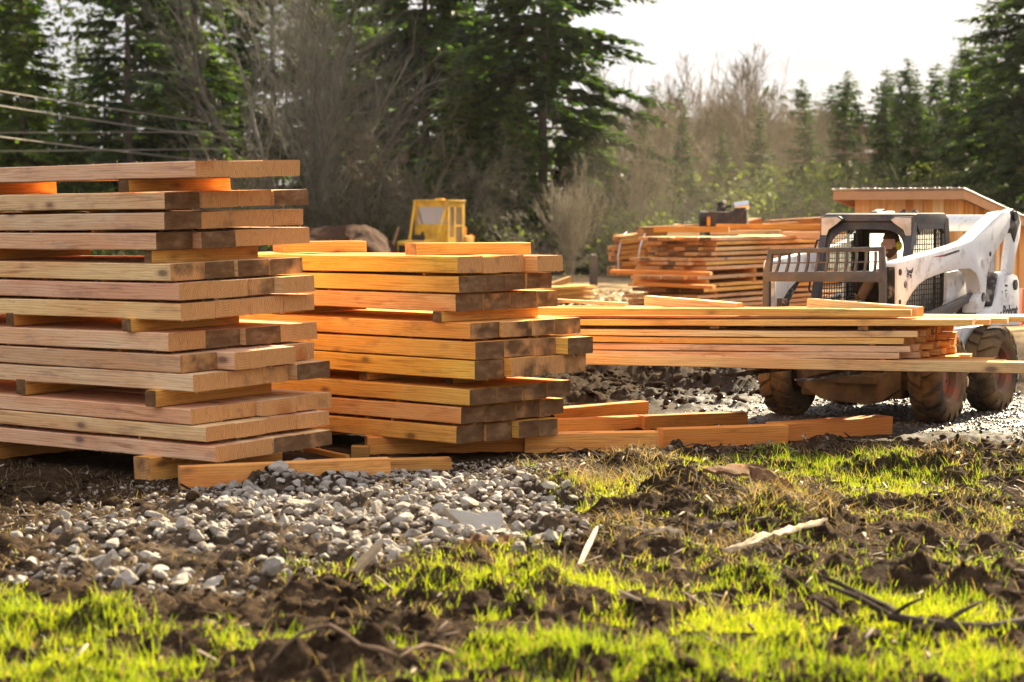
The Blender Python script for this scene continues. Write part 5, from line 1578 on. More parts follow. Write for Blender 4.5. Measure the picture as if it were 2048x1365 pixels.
# front wall pieces round the windscreen
z0 = .95; wz0, wz1 = 1.70, 2.20
def panel(lo, hi): bm_box(bm, lo, hi)
panel((-CW, 0, z0), (CW, .03, wz0)); panel((-CW, 0, wz1), (CW, .03, RZ - .045)); panel((-CW, 0, wz0), (-CW + .09, .03, wz1)); panel((CW - .10, 0, wz0), (CW, .03, wz1))
panel((-CW, CL_, z0), (CW, CL_ + .03, 1.6)); panel((-CW, CL_, 2.25), (CW, CL_ + .03, RZ - .045)); panel((-CW, CL_, 1.6), (-CW + .08, CL_ + .03, 2.25)); panel((CW - .08, CL_, 1.6), (CW, CL_ + .03, 2.25))
for sx in (-1, 1):
    xs = sorted((sx * CW, sx * (CW - .03)))
    for y0, y1, za, zb in ((.031, .12, z0, RZ - .05), (.42, .50, z0, RZ - .05), (.92, CL_ - .001, z0, RZ - .05), (.12, .92, 2.20, RZ - .05), (.12, .92, z0, 1.08), (.5, .92, 1.62, 1.68), (.12, .42, 1.08, 1.32)):
        panel((xs[0], y0, za), (xs[1], y1, zb))
bm_done('cab', bm, YEL_P, DOZ)
bm = bm_new(); bm_box(bm, (-CW + .09, .008, wz0), (CW - .10, .018, wz1)); bm_done('windscreen', bm, GLASS, DOZ)
for sx in (-1, 1):
    bm = bm_new(); x = sx * (CW - .015)
    bm_box(bm, (x - .004, .12, 1.32), (x + .004, .42, 2.20)); bm_box(bm, (x - .004, .5, 1.68), (x + .004, .92, 2.20)); bm_box(bm, (x - .004, .5, 1.08), (x + .004, .92, 1.62)); bm_done('side_window', bm, GLASS, DOZ)
bm = bm_new(); bm_box(bm, (-.2, .55, 1.0), (.25, .75, 1.75), bev=.05); bm_done('seat', bm, DZM, DOZ)
for sx in (-1, 1):
    bm = bm_new(); bm_tube(bm, [(sx * (CW - .02), -.02, 2.34), (sx * (CW - .10), -.52, 1.25)], .042, 8); bm_done('brace', bm, YEL_P, DOZ, auto=40)
bm = bm_new()
bm_prism(bm, [(-.42, -1.35, .70), (-.42, -1.35, 1.17), (-.42, -1.28, 1.22), (-.42, -.05, 1.28), (-.42, -.05, .70)], (.84, 0, 0), .03)
bm_done('hood', bm, YEL_P, DOZ, auto=40)
bm = bm_new(); bm_box(bm, (-.34, -1.375, .72), (.36, -1.352, 1.10)); bm_done('radiator_grille', bm, DZM, DOZ)
bm = bm_new(); bm_box(bm, (-.2, -.9, 1.22), (.12, -.6, 1.40), bev=.06); bm_tube(bm, [(.2, -.95, 1.2), (.2, -.95, 1.48)], .045, 8); bm_done('air_filter', bm, DZM, DOZ, auto=40)
bm = bm_new(); bm_box(bm, (-.56, CL_ + .03, .8), (.56, CL_ + .55, 1.35), bev=.04); bm_tube(bm, [(.35, CL_ + .3, 1.3), (.35, CL_ + .3, 1.62)], .1, 10); bm_tube(bm, [(.42, CL_ + .6, 1.0), (.42, CL_ + .75, 1.35)], .09, 10); bm_tube(bm, [(.50, CL_ + .08, 1.3), (.5, CL_ + .05, 2.25)], .018, 6)
bm_done('rear_winch', bm, YEL_O, DOZ, auto=40)
bm = bm_new(); bm_box(bm, (-.6, -1.0, .45), (.6, 1.3, .96), bev=.03); bm_done('chassis', bm, YEL_P, DOZ)
for sx in (-1, 1):
    bm = bm_new(); P = []
    for i in range(24):
        a = 2 * math.pi * i / 24; P.append((sx * .62, .15 + (1.25 if math.cos(a) > 0 else -1.25) + .42 * math.cos(a), .43 + .40 * math.sin(a)))
    bm_prism(bm, P, (sx * .4, 0, 0), .01); bm_done('track', bm, DZM, DOZ)
bm = bm_new(); bm_prism(bm, [(-1.25, -2.0, .05), (-1.25, -1.9, .35), (-1.25, -1.95, .75), (-1.25, -1.87, .75), (-1.25, -1.80, .35), (-1.25, -1.9, .05)], (2.5, 0, 0))
for sx in (-1, 1): bm_box(bm, (sx * .95 - .05, -1.9, .3), (sx * .95 + .05, -.2, .42))
bm_done('blade', bm, YEL_P, DOZ)

# ------------------------------------------------------------------ earth mound beside it
rg_ = np.random.RandomState(2)
mx = np.linspace(-4.2, 3.4, 130); my = np.linspace(-2.6, 2.6, 70); MX, MY = np.meshgrid(mx, my)
def prof(px): return np.interp(px, [585, 620, 660, 700, 730, 760, 790, 830], [.55, .90, .94, .98, 1.0, .85, .62, .0])
D_M = 60.5
pxs = 1024 + FPX * ((705 - 1024) / FPX * D_M + MX) / D_M
top = 1.78 * prof(pxs) * np.clip(1 - (MY / 2.55) ** 2, 0, 1) ** .8
hz = top + (.16 * fbm(MX, MY, 1.2, 5, .6) + .06 * fbm(MX, MY, 6, 3)) * np.clip(top * 2, 0, 1) - .06
V = np.stack([MX.ravel(), MY.ravel(), hz.ravel()], 1); ii = np.arange(MX.size).reshape(MX.shape)
Fm = np.stack([ii[:-1, :-1], ii[:-1, 1:], ii[1:, 1:], ii[1:, :-1]], -1).reshape(-1, 4)
k = NT('mound_earth'); v = k.coord('Object'); n_ = k.noise(v, 2.2, 7, .7); n2_ = k.noise(v, 14, 5, .7)
k.bsdf(k.mix(k.ramp(n2_, (.5, 0), (.8, .4)), k.ramp(n_, (.35, (.035, .014, .008)), (.65, (.075, .033, .016))), (.22, .14, .08)), .95, 0, bump=n2_, bstr=.8, bdist=.08, spec=.1)
o = link_mesh('earth_mound', mesh_np('earth_mound', V, Fm, (k.m,), smooth=True)); o.location = ((705 - 1024) / FPX * D_M, D_M, 0)
tag(o, 'heaped mound of reddish brown earth behind the middle stack', 'mound', None, 'thing')
st = bm_new(); a_, b_ = at(786, 478, 61), at(797, 455, 61.2); bm_tube(st, [a_ - Vector((.06, 0, .4)), b_], [.05, .035], 7)
o = bm_done('stake', st, mat_plain('stake_wood', (.3, .17, .08), .8)); tag(o, 'weathered stake leaning out of the earth mound beside the bulldozer', 'stake')

# ------------------------------------------------------------------ timber shed
DS = 40.0
A = at(1712, 392, DS); B = at(1915, 384, DS - 1.3); Cc = at(2010, 420, DS + 3.2)
A.z = B.z = (A.z + B.z) / 2
fx = Vector((B.x - A.x, B.y - A.y, 0)); FL = fx.length; fx.normalize(); by = Vector((-fx.y, fx.x, 0))
SHED = empty('timber_shed', (A.x, A.y, 0), math.atan2(fx.y, fx.x)); tag(SHED, 'small new board shed with a single-pitch metal roof behind the loader', 'shed')
dl = Vector((Cc.x - B.x, Cc.y - B.y, 0)); SD = dl.dot(by); 
SD = max(SD, 3.0)
HF = A.z; HB = HF - .95
rg = random.Random(8)
k = NT('new_board')
v = k.coord('Object', (9, 9, .8)); at_ = k.n('Attribute', attribute_type='GEOMETRY', attribute_name='tone').outputs['Color']
n_ = k.noise(v, 2.0, 6, .65)
k.bsdf(k.mix(1.0, at_, k.ramp(n_, (.3, .72), (.7, 1.12)), 'MULTIPLY'), .75, 0, bump=n_, bstr=.3, bdist=.01, spec=.2); NEWB = k.m
def board_wall(name, p, d, n_out, length, h0, h1, wd=.19, opening=None):
    V, F, C = [], [], []
    x = 0.0; i = 0
    while x < length - .01:
        w_ = min(wd * rg.uniform(.75, 1.2), length - x)
        ha = h0 + (h1 - h0) * x / length; hb = h0 + (h1 - h0) * (x + w_) / length
        off = (.032 if i % 2 else 0) + rg.uniform(0, .003)
        z0 = -.15
        if not (opening and opening[0] < x + w_ / 2 < opening[1]):
            b = len(V)
            for o_ in (0, off + .02):
                for s_, zz in ((0, z0), (w_ - .004, z0), (w_ - .004, hb), (0, ha)):
                    q = p + d * (x + s_) + n_out * o_; V.append((q.x, q.y, zz))
            F += [(b + 3, b + 2, b + 1, b), (b + 4, b + 5, b + 6, b + 7), (b, b + 1, b + 5, b + 4), (b + 1, b + 2, b + 6, b + 5), (b + 2, b + 3, b + 7, b + 6), (b + 3, b, b + 4, b + 7)]
            c = Vector(rg.choice([(.66, .32, .10), (.74, .42, .16), (.52, .22, .07), (.68, .38, .17), (.80, .54, .27)]))
            C += [tuple(c)] * 8
        x += w_; i += 1
    o = link_mesh(name, mesh_np(name, V, F, (NEWB,), col=np.array(C)), SHED); return o
board_wall('front_wall', Vector((0, 0, 0)), Vector((1, 0, 0)), Vector((0, -1, 0)), FL, HF - .1, HF - .1)
board_wall('side_wall', Vector((FL, 0, 0)), Vector((0, 1, 0)), Vector((1, 0, 0)), SD, HF - .1, HB - .06)
board_wall('side_wall', Vector((0, SD, 0)), Vector((0, -1, 0)), Vector((-1, 0, 0)), SD, HB - .06, HF - .1)
board_wall('back_wall', Vector((FL, SD, 0)), Vector((-1, 0, 0)), Vector((0, 1, 0)), FL, HB - .06, HB - .06)
bm = bm_new()
OV = .30
sl = (HB - HF) / SD
def rz(y): return HF + sl * y
bm_box(bm, (-OV, -OV - .03, rz(-OV) - .17), (FL + OV, -OV, rz(-OV) - .012))
for x in (-OV, FL + OV - .035): bm_prism(bm, [(x, -OV, rz(-OV) - .17), (x, SD + OV, rz(SD + OV) - .17), (x, SD + OV, rz(SD + OV) - .012), (x, -OV, rz(-OV) - .012)], (.035, 0, 0))
bm_done('fascia', bm, mat_plain('fascia_board', (.52, .29, .15), .75, 0, .3, (.4, .2, .1), 4, .2), SHED)
V, F = [], []
n = 90
for i in range(n + 1):
    x = -OV - .02 + (FL + 2 * OV + .04) * i / n; z = .009 * math.sin(i * math.pi * .75)
    for y in (-OV - .06, SD + OV):
        for t in (0, .012): V.append((x, y, rz(y) + .018 + z + t))
for i in range(n):
    a = i * 4; F += [(a, a + 2, a + 6, a + 4), (a + 1, a + 5, a + 7, a + 3), (a, a + 4, a + 5, a + 1), (a + 2, a + 3, a + 7, a + 6)]
link_mesh('roof', mesh_np('roof', V, F, (mat_plain('galvanised_sheet', (.62, .62, .62), .42, .6, .25, (.3, .25, .2), 3),)), SHED)
bm = bm_new(); bm_box(bm, (FL - .62, -.10, HF - .52), (FL - .38, -.022, HF - .46), bev=.01); bm_done('wall_lamp', bm, LENS, SHED)

# ------------------------------------------------------------------ portable sawmill engine behind the far stack
ME = empty('mill_engine', at(1450, 452, 41.5)); tag(ME, 'black portable sawmill engine with shiny muffler showing above the far stack', 'engine')
EB = mat_plain('engine_black', (.028, .026, .026), .5, .2, .4, (.14, .09, .05), 6, .3)
def ex(px, py): p = at(px, py, 41.5) - ME.location; return p.x, p.z
bm = bm_new(); a, b = ex(1412, 452), ex(1474, 424); bm_box(bm, (a[0], -.3, a[1] - .5), (b[0], .3, b[1]), bev=.03)
a, b = ex(1462, 456), ex(1492, 420); bm_box(bm, (a[0], -.22, a[1]), (b[0], .22, b[1]), bev=.04); bm_done('engine_block', bm, EB, ME, auto=40)
bm = bm_new(); a = ex(1404, 440); bm_tube(bm, [(a[0] - .05, 0, a[1]), (a[0] + .11, 0, a[1])], .17, 18); bm_done('flywheel', bm, EB, ME, auto=40)
bm = bm_new(); a, b = ex(1467, 414), ex(1496, 410); bm_tube(bm, [(a[0], -.1, a[1]), (b[0], -.1, b[1])], [.075, .085], 14); bm_done('muffler', bm, CHROME, ME, auto=40)
bm = bm_new(); a = ex(1444, 416); bm_box(bm, (a[0] - .09, -.12, a[1] - .12), (a[0] + .07, .12, a[1] + .03), bev=.03); c = ex(1441, 405); bm_tube(bm, [(a[0] - .02, 0, a[1]), (c[0], 0, c[1])], [.05, .07], 10); d = ex(1462, 412); bm_tube(bm, [(a[0], 0, a[1]), (d[0], 0, d[1])], .03, 8); bm_done('air_filter', bm, EB, ME, auto=40)
bm = bm_new(); a = ex(1448, 402); bm_tube(bm, [(a[0], -.05, a[1] - .04), (a[0] + .02, -.05, a[1] + .01)], .035, 8); d = ex(1490, 428); bm_tube(bm, [(d[0], -.1, d[1]), (d[0] + .02, -.1, d[1] - .22)], .045, 8); bm_done('fitting', bm, CHROME, ME, auto=40)
bm = bm_new(); a = ex(1414, 440); bm_box(bm, (a[0] - .03, -.33, a[1] - .12), (a[0] + .035, -.31, a[1] + .06), bev=.01); bm_done('guard', bm, YEL_O, ME)
bm = bm_new(); 
for sx in (-.3, .25): bm_box(bm, (sx - .04, -.2, -ME.location.z + .0), (sx + .04, .2, -.45))
bm_done('stand', bm, EB, ME)
# pale straw hat of someone behind the stack stands here as a plain cylinder
bm = bm_new(); p = at(1360, 456, 40.2)
bm_lathe(bm, [(-.4, .0), (-.4, .105), (0, .105), (.003, .0)], sides=18); 
STRAWM = mat_plain('pale_straw', (.62, .44, .22), .8, 0, .5, (.2, .1, .05), 9, .2)
o = bm_done('straw_hat', bm, STRAWM, None, auto=40); o.location = p - Vector((0, 0, .03)); o.rotation_euler = (0, 0, -1.45)
tag(o, 'pale round straw hat peeping over the near end of the far stack', 'straw_hat')
# heap of rusty bark slabs behind the far stack
for i, (x0, x1, y0, y1) in enumerate(((1490, 1530, 447, 437), (1500, 1600, 452, 446), (1325, 1400, 455, 451), (1580, 1660, 441, 436))):
    A_, B_ = at(x0, y0, 43 + i * .3), at(x1, y1, 43.4 + i * .3); d = B_ - A_; dn = Vector((d.x, d.y, 0)).normalized()
    board(f'rough brown slab showing above the far stack, {["just right of the engine", "longest of its heap", "left of the engine", "close to the loader cab"][i]}', 'rough slabs heaped behind the far stack', B_ - Vector((0, 0, .6)), -dn, Vector((-dn.y, dn.x, 0)), d.length + .4, .3, .62, name='slab', cat='slab',
          tint=(.42, .30, .24), dark=.6, drop=-d.z / d.length, fuzz=0)

# ------------------------------------------------------------------ overhead wires
WIREM = mat_plain('wire', (.30, .27, .22), .8, 0)
for i, (ya, yb_, yc_) in enumerate(((183, 240, 262), (212, 268, 290), (274, 318, 336), (266, 264, 262), (303, 299, 296))):
    if i > 2: rad = .011
    else: rad = .019
    pts = []
    for t in np.linspace(-.5, 1.25, 16):
        px = 380 * t; py = ya + (yb_ - ya) * t - (10 if i < 3 else 2) * (t - t * t) * -.6
        D = 52 + 12 * (t + .5) if i < 3 else 66
        pts.append(at(px, py, D))
    bm = bm_new(); bm_tube(bm, pts, rad, 6)
    o = bm_done('power_line', bm, WIREM, None, smooth=True)
    tag(o, ['topmost of the three thick wires slanting across the firs', 'middle one of the three thick wires slanting across the firs', 'lowest of the three thick wires, just above the tall stack',
            'thin level wire between the middle and lowest thick wires', 'thin level wire below the lowest thick wire'][i], 'wire', 'overhead wires at the firs')

# ------------------------------------------------------------------ splinters, bark and branches in the foreground
PALEW = mat_plain('fresh_splinter', (.62, .49, .32), .75, 0, .6, (.3, .19, .1), 14, .5)
BARKW = mat_plain('torn_bark', (.13, .065, .030), .85, 0, .6, (.26, .14, .06), 8, .8)
DEADW = mat_plain('dead_branch', (.05, .035, .026), .9, 0, .5, (.12, .09, .06), 7, .7)
def strip_piece(name, label, cat, pts, wds, th, mat, lift=.03):
    """a split or torn piece with ragged edges, following ground points"""
    P = [gp(a, b) for a, b in pts]; rg = np.random.RandomState(len(label) * 7 + int(pts[0][0]))
    n = 22; tt = np.linspace(0, len(P) - 1, n); ix = np.arange(len(P))
    X = np.interp(tt, ix, [p.x for p in P]); Y = np.interp(tt, ix, [p.y for p in P]); W = np.interp(tt, ix, wds)
    ends = np.minimum(1, np.minimum(np.arange(n) + .35, n - 1 - np.arange(n) + .35) / 2.5) ** .6
    G = ground_h(X, Y); base = np.interp(np.arange(n), [0, n - 1], [G[0], G[-1]]); base = np.maximum(base, G - .01)
    arch = np.sin(np.pi * np.arange(n) / (n - 1)) * .02
    bm = bm_new(); rows = []; m_ = 7
    for i in range(n):
        j0, j1 = max(i - 1, 0), min(i + 1, n - 1); t = Vector((X[j1] - X[j0], Y[j1] - Y[j0], 0)).normalized(); s = Vector((-t.y, t.x, 0))
        wl, wr = W[i] / 2 * ends[i] * rg.uniform(.45, 1.1), W[i] / 2 * ends[i] * rg.uniform(.45, 1.1); r = []
        for q in range(m_):
            u = q / (m_ - 1) * 2 - 1; w_ = (wl if u < 0 else wr) * u
            z = base[i] + lift + arch[i] + w_ * .5 + W[i] * .10 * (1 - u * u) + rg.normal(0, .007)
            r.append(Vector((X[i], Y[i], z)) + s * w_)
        rows.append([bm.verts.new(v) for v in r] + [bm.verts.new(v - Vector((0, 0, th * (.5 + .5 * ends[i])))) for v in reversed(r)])
    K = 2 * m_
    for q in range(n - 1):
        for e in range(K): bm.faces.new((rows[q][e], rows[q][(e + 1) % K], rows[q + 1][(e + 1) % K], rows[q + 1][e]))
    bm.faces.new(rows[0]); bm.faces.new(list(reversed(rows[-1])))
    o = bm_done(name, bm, mat, None, auto=35); tag(o, label, cat, None, 'thing'); return o
def lean_piece(name, label, cat, a, b, za, zb, wd, th, mat):
    A_, B_ = gp(*a), gp(*b)
    A_.z = float(ground_h([A_.x], [A_.y])[0]) + za; B_.z = zb + float(ground_h([B_.x], [B_.y])[0])
    d = B_ - A_; n = 7; bm = bm_new(); rows = []; s = Vector((-d.y, d.x, 0)).normalized(); rg = random.Random(len(label))
    up = d.cross(s).normalized()
    if up.z < 0: up = -up
    for i in range(n):
        t = i / (n - 1); w_ = wd / 2 * (1 - .5 * abs(t - .4)) * rg.uniform(.85, 1.1) * (.45 if i == n - 1 else 1); p = A_ + d * t + up * rg.uniform(-.004, .006)
        rows.append([bm.verts.new(p + s * k_ * w_ + up * zz) for k_, zz in ((-1, 0), (1, 0), (1, th), (-1, th))])
    for q in range(n - 1):
        for e in range(4): bm.faces.new((rows[q][e], rows[q][(e + 1) % 4], rows[q + 1][(e + 1) % 4], rows[q + 1][e]))
    bm.faces.new(rows[0]); bm.faces.new(list(reversed(rows[-1])))
    o = bm_done(name, bm, mat); tag(o, label, cat, None, 'thing'); return o
lean_piece('wood_splinter', 'short white split sliver standing up from the grass beside the stones', 'splinter', (1160, 1135), (1195, 1090), .0, .11, .032, .012, PALEW)
strip_piece('wood_strip', 'long pale bent strip of wood lying in the grass', 'strip', [(1445, 1128), (1500, 1118), (1560, 1103), (1610, 1088), (1655, 1074)], [.02, .04, .045, .04, .015], .012, PALEW, .05)
strip_piece('wood_strip', 'thin pale sliver pointing at the long bent strip', 'strip', [(1288, 1096), (1330, 1106), (1365, 1114)], [.012, .03, .02], .010, PALEW, .035)
strip_piece('bark_slab', 'curled orange-brown slab of torn bark beyond the clod', 'bark', [(1405, 990), (1450, 985), (1500, 978), (1550, 985), (1590, 1000)], [.05, .11, .14, .11, .04], .02, BARKW, .05)
strip_piece('bark_slab', 'dark bark strip in front of the straw tuft', 'bark', [(1370, 1085), (1430, 1082), (1495, 1076)], [.05, .09, .04], .02, DEADW, .04)
strip_piece('bark_slab', 'dark flat board scrap just below the long bent strip', 'bark', [(1490, 1130), (1530, 1126), (1556, 1122)], [.06, .07, .05], .02, DEADW, .03)
strip_piece('bark_slab', 'brown bark slab at the lower edge of the stones', 'bark', [(905, 1118), (950, 1112), (1005, 1108), (1040, 1098)], [.04, .10, .11, .04], .03, BARKW, .02)
lean_piece('stick', 'dark splintered stick slanting up at the grass edge before the stones', 'stick', (705, 1190), (762, 1150), .02, .16, .05, .03, DEADW)
def branch(name, label, pts, r0, subs):
    bm = bm_new(); P = []
    for a, b, h in pts:
        p = gp(a, b); p.z = float(ground_h([p.x], [p.y])[0]) + h; P.append(p)
    bm_tube(bm, P, [r0 * (1 - .6 * i / (len(P) - 1)) for i in range(len(P))], 8)
    for (i, dx, dy, dz_, r) in subs:
        p = P[i]; bm_tube(bm, [p, p + Vector((dx * .5, dy * .5, dz_ * .6)), p + Vector((dx, dy, dz_))], [r, r * .8, r * .4], 6)
    o = bm_done(name, bm, DEADW, None, smooth=True); tag(o, label, 'branch', None, 'thing')
branch('fallen_branch', 'thick dark dead branch lying in the grass at the lower right edge', [(2090, 1262, .07), (1980, 1268, .06), (1880, 1272, .06), (1780, 1262, .07), (1690, 1262, .05), (1600, 1255, .03)], .034, [(3, -.28, .1, .13, .018), (4, -.16, -.05, .12, .014), (2, .22, .1, .10, .016), (3, .15, -.05, .1, .012)])
branch('fallen_branch', 'crooked dark twig fanning out above the thick dead branch', [(1840, 1268, .05), (1770, 1240, .09), (1700, 1225, .10), (1640, 1215, .12)], .020, [(1, -.2, .0, .08, .010), (2, -.12, .1, .05, .008)])
def rootp():
    bm = bm_new(); P = []
    for a, b, h in ((540, 1345, .0), (600, 1332, .05), (660, 1326, .07), (720, 1344, .05), (800, 1350, .06), (850, 1332, .07), (905, 1318, .02)):
        p = gp(a, b); p.z = float(ground_h([p.x], [p.y])[0]) + h; P.append(p)
    Q = []
    for i in range(len(P) - 1):
        for t in (0, .5): Q.append(P[i].lerp(P[i + 1], t) + Vector((0, 0, .008 if t else 0)))
    Q.append(P[-1]); rg = random.Random(3)
    bm_tube(bm, Q, [rg.uniform(.007, .014) for _ in Q], 8)
    o = bm_done('fallen_root', bm, mat_plain('tan_root', (.20, .13, .08), .85, 0, .6, (.07, .045, .03), 6, .6), None, smooth=True); tag(o, 'tan root arching over the grass at the bottom of the view', 'root', None, 'thing')
rootp()
# the large flat slab of broken concrete in the stones
P = gp(955, 1065); bm = bm_new()
pl = [(-.20, .14), (-.05, .12), (.02, .10), (.06, .12), (.16, .125), (.17, .07), (.12, -.02), (.02, -.05), (-.08, .0)]
bm_prism(bm, [(x, 0, z + .02) for x, z in pl], (0, .06, 0), .006)
o = bm_done('concrete_slab', bm, STONE); o.location = (P.x, P.y, float(ground_h([P.x], [P.y])[0]) + .02); o.rotation_euler = (-.75, .05, .15)
tag(o, 'largest flat pale slab of broken concrete tipped among the stones', 'slab', None, 'thing')

# ------------------------------------------------------------------ hazy air and sawdust
HZ_ON = True
if HZ_ON:
    bm = bm_new(); bm_box(bm, (-520, -70, -2.2), (520, 920, 26)); 
    me = bpy.data.meshes.new('haze'); bmesh.ops.recalc_face_normals(bm, faces=bm.faces[:]); bm.to_mesh(me); bm.free()
    k = NT('haze_air'); vp = k.n('VolumePrincipled')
    vp.inputs['Color'].default_value = (1, .96, .88, 1); vp.inputs['Density'].default_value = .00005; vp.inputs['Anisotropy'].default_value = .55
    k.l(vp.outputs[0], k.o.inputs['Volume']); me.materials.append(k.m)
    o = link_mesh('haze', me); tag(o, 'thin golden haze in the air of the yard', None, None, 'stuff')

bm = bm_new(); bmesh.ops.create_uvsphere(bm, u_segments=32, v_segments=20, radius=1.0)
for v in bm.verts: v.co = Vector((5.4 + v.co.x * 4.2, 54 + v.co.y * 5.5, 2.2 + v.co.z * 3.0))
me = bpy.data.meshes.new('dust'); bm.to_mesh(me); bm.free()
k = NT('sawdust_air'); vp = k.n('VolumePrincipled')
vp.inputs['Color'].default_value = (1, .90, .72, 1); vp.inputs['Density'].default_value = .0020; vp.inputs['Anisotropy'].default_value = .5
k.l(vp.outputs[0], k.o.inputs['Volume']); me.materials.append(k.m)
o = link_mesh('dust', me); tag(o, 'sunlit sawdust and smoke drifting behind the far stack', None, None, 'stuff')
# ------------------------------------------------------------------ trees
NEEDLE = mat_leaf('needles', .5, .5, (1.02, 1.15, .5))
k = NT('bark')
v = k.coord('Object', (5, 5, 1.2))
b_ = k.noise(v, 2.0, 6, .7)
k.bsdf(k.ramp(b_, (.3, (.045, .034, .026)), (.7, (.15, .12, .095))), .9, 0, bump=b_, bstr=.6, bdist=.03, spec=.1)
BARK = k.m
k = NT('twig_bark')
a_ = k.n('Attribute', attribute_type='GEOMETRY', attribute_name='tone').outputs['Color']
k.bsdf(a_, .75, 0, spec=.25)
TWIG = k.m

def tubes(polys, sides_fn, tone_fn):
    """polys: list of (points Nx3, radii N) -> V, F(list), C"""
    V, F, C = [], [], []
    b = 0
    for P, r in polys:
        n = len(P); ns = sides_fn(r[0])
        T = np.gradient(P, axis=0); T /= np.linalg.norm(T, axis=1)[:, None] + 1e-9
        up = np.array([.31, .17, .93]) if abs(T[0, 2]) < .9 else np.array([1., .1, 0])
        A = np.cross(T, up); A /= np.linalg.norm(A, axis=1)[:, None] + 1e-9
        B = np.cross(T, A)
        an = np.arange(ns) * 2 * math.pi / ns
        ring = P[:, None] + r[:, None, None] * (np.cos(an)[None, :, None] * A[:, None] + np.sin(an)[None, :, None] * B[:, None])
        V.append(ring.reshape(-1, 3))
        i = (np.arange(n - 1) * ns)[:, None] + b; j = np.arange(ns)[None]; j2 = (j + 1) % ns
        F.append(np.stack([i + j, i + j2, i + j2 + ns, i + j + ns], -1).reshape(-1, 4))
        C.append(np.repeat(np.repeat(tone_fn(r)[:, :], ns, 0).reshape(-1, 3), 1, 0))
        b += n * ns
    return np.concatenate(V), np.concatenate(F), np.concatenate(C)

def fir_meshes(seed, H, Rm, dens=1.0, droop=.28, shape=.8, bare=.06, tone=((.016, .036, .014), (.060, .092, .024)), step=.068, gap=.10, spray=.92):
    rg = np.random.RandomState(seed)
    # trunk
    zs = np.linspace(0, H, 14); wob = np.cumsum(rg.normal(0, .03, (14, 2)), 0) * .6
    TP = np.stack([wob[:, 0], wob[:, 1], zs], 1); tr = np.maximum(.0095 * H * (1 - zs / H) ** .85, .012)
    tv, tf, _ = tubes([(TP, tr)], lambda r: 9, lambda r: np.ones((len(r), 3)))
    br = []; S0, S1, S2, CC_ = [], [], [], []
    z = bare * H; lo, hi = np.array(tone[0]), np.array(tone[1])
    while z < H * .985:
        t = (z - bare * H) / (H * (1 - bare))
        prof = (1 - t) ** shape * min(1, .55 + t * 3.2)
        nb = rg.randint(4, 7) if dens >= 1 else rg.randint(2, 5)
        az0 = rg.uniform(0, 6.28)
        for q in range(nb):
            if rg.rand() < gap: continue
            az = az0 + q * 6.283 / nb + rg.normal(0, .25)
            Lb = max(.10, Rm * prof * rg.uniform(.62, 1.22))
            if rg.rand() < .10: Lb *= 1.25
            n = max(3, int(Lb / step)); s = np.linspace(0, 1, n)
            rise = rg.uniform(.05, .35) * (1 if t > .6 else .4)
            dz = Lb * (rise * s - (droop + rise) * s ** 1.7 * (1.15 - t) + .16 * np.maximum(s - .7, 0))
            tw = np.interp(z, zs, TP[:, 0]), np.interp(z, zs, TP[:, 1])
            bend = rg.normal(0, .12)
            cx = tw[0] + np.cos(az + bend * s) * Lb * s; cy = tw[1] + np.sin(az + bend * s) * Lb * s
            P = np.stack([cx, cy, z + dz], 1)
            br.append((P, np.maximum(.006 + .010 * Lb * (1 - s), .005)))
            dirb = np.array([math.cos(az), math.sin(az), 0]); side = np.array([-math.sin(az), math.cos(az), 0])
            tone_b = rg.rand() * .55 + .25 * t
            for m_ in range(n):
                sm = s[m_]
                if sm < .16 and Lb > .8: continue
                for sg in (-1, 1):
                    if rg.rand() < .10: continue
                    l = spray * min(.62, .10 + .32 * Lb * (1.05 - sm)) * rg.uniform(.6, 1.25)
                    d = dirb * rg.uniform(.35, .95) + side * sg * rg.uniform(.45, 1.0) + np.array([0, 0, rg.uniform(-.55, .22)])
                    d /= np.linalg.norm(d)
                    w_ = np.cross(d, np.array([rg.normal(0, .45), rg.normal(0, .45), 1])); w_ /= np.linalg.norm(w_)
                    p0 = P[m_] + rg.normal(0, .03, 3)
                    S0.append(p0); S1.append(d * l); S2.append(w_ * l * rg.uniform(.17, .30))
                    c = np.clip(tone_b * 1.1 + rg.normal(0, .22), 0, 1) ** 1.3; CC_.append(lo * (1 - c) + hi * c)
        z += H * rg.uniform(.013, .022) * (1.0 if dens >= 1 else 1.35)
    S0, S1, S2, CC_ = map(np.array, (S0, S1, S2, CC_))
    n = len(S0)
    dz = np.zeros((n, 3)); dz[:, 2] = -np.linalg.norm(S1, axis=1) * .10
    # each spray: a ragged feather of three narrow leaflets
    V = np.stack([S0, S0 + S1 * .45 + S2, S0 + S1 * .5 + dz * .4, S0 + S1 * .38 - S2, S0 + S1 * .95 + S2 * .55 + dz, S0 + S1 * 1.05 + dz * 1.6, S0 + S1 * .85 - S2 * .75 + dz], 1)
    T = np.array([[0, 2, 1], [0, 3, 2], [1, 2, 4], [2, 3, 6], [2, 5, 4]])[:, :]
    T = np.array([[0, 1, 4], [0, 3, 6], [0, 4, 5], [0, 5, 6]])
    F = ((np.arange(n) * 7)[:, None, None] + T[None]).reshape(-1, 3)
    crown = mesh_np('crown', V.reshape(-1, 3), F, (NEEDLE,), col=np.repeat(CC_, 7, 0))
    bv, bf, bc = tubes(br, lambda r: 4, lambda r: np.tile([.05, .04, .03], (len(r), 1)))
    tv2 = np.concatenate([tv, bv]); tf2 = np.concatenate([tf, bf + len(tv)])
    trunk = mesh_np('trunk', tv2, tf2, (BARK,), smooth=True)
    return trunk, crown

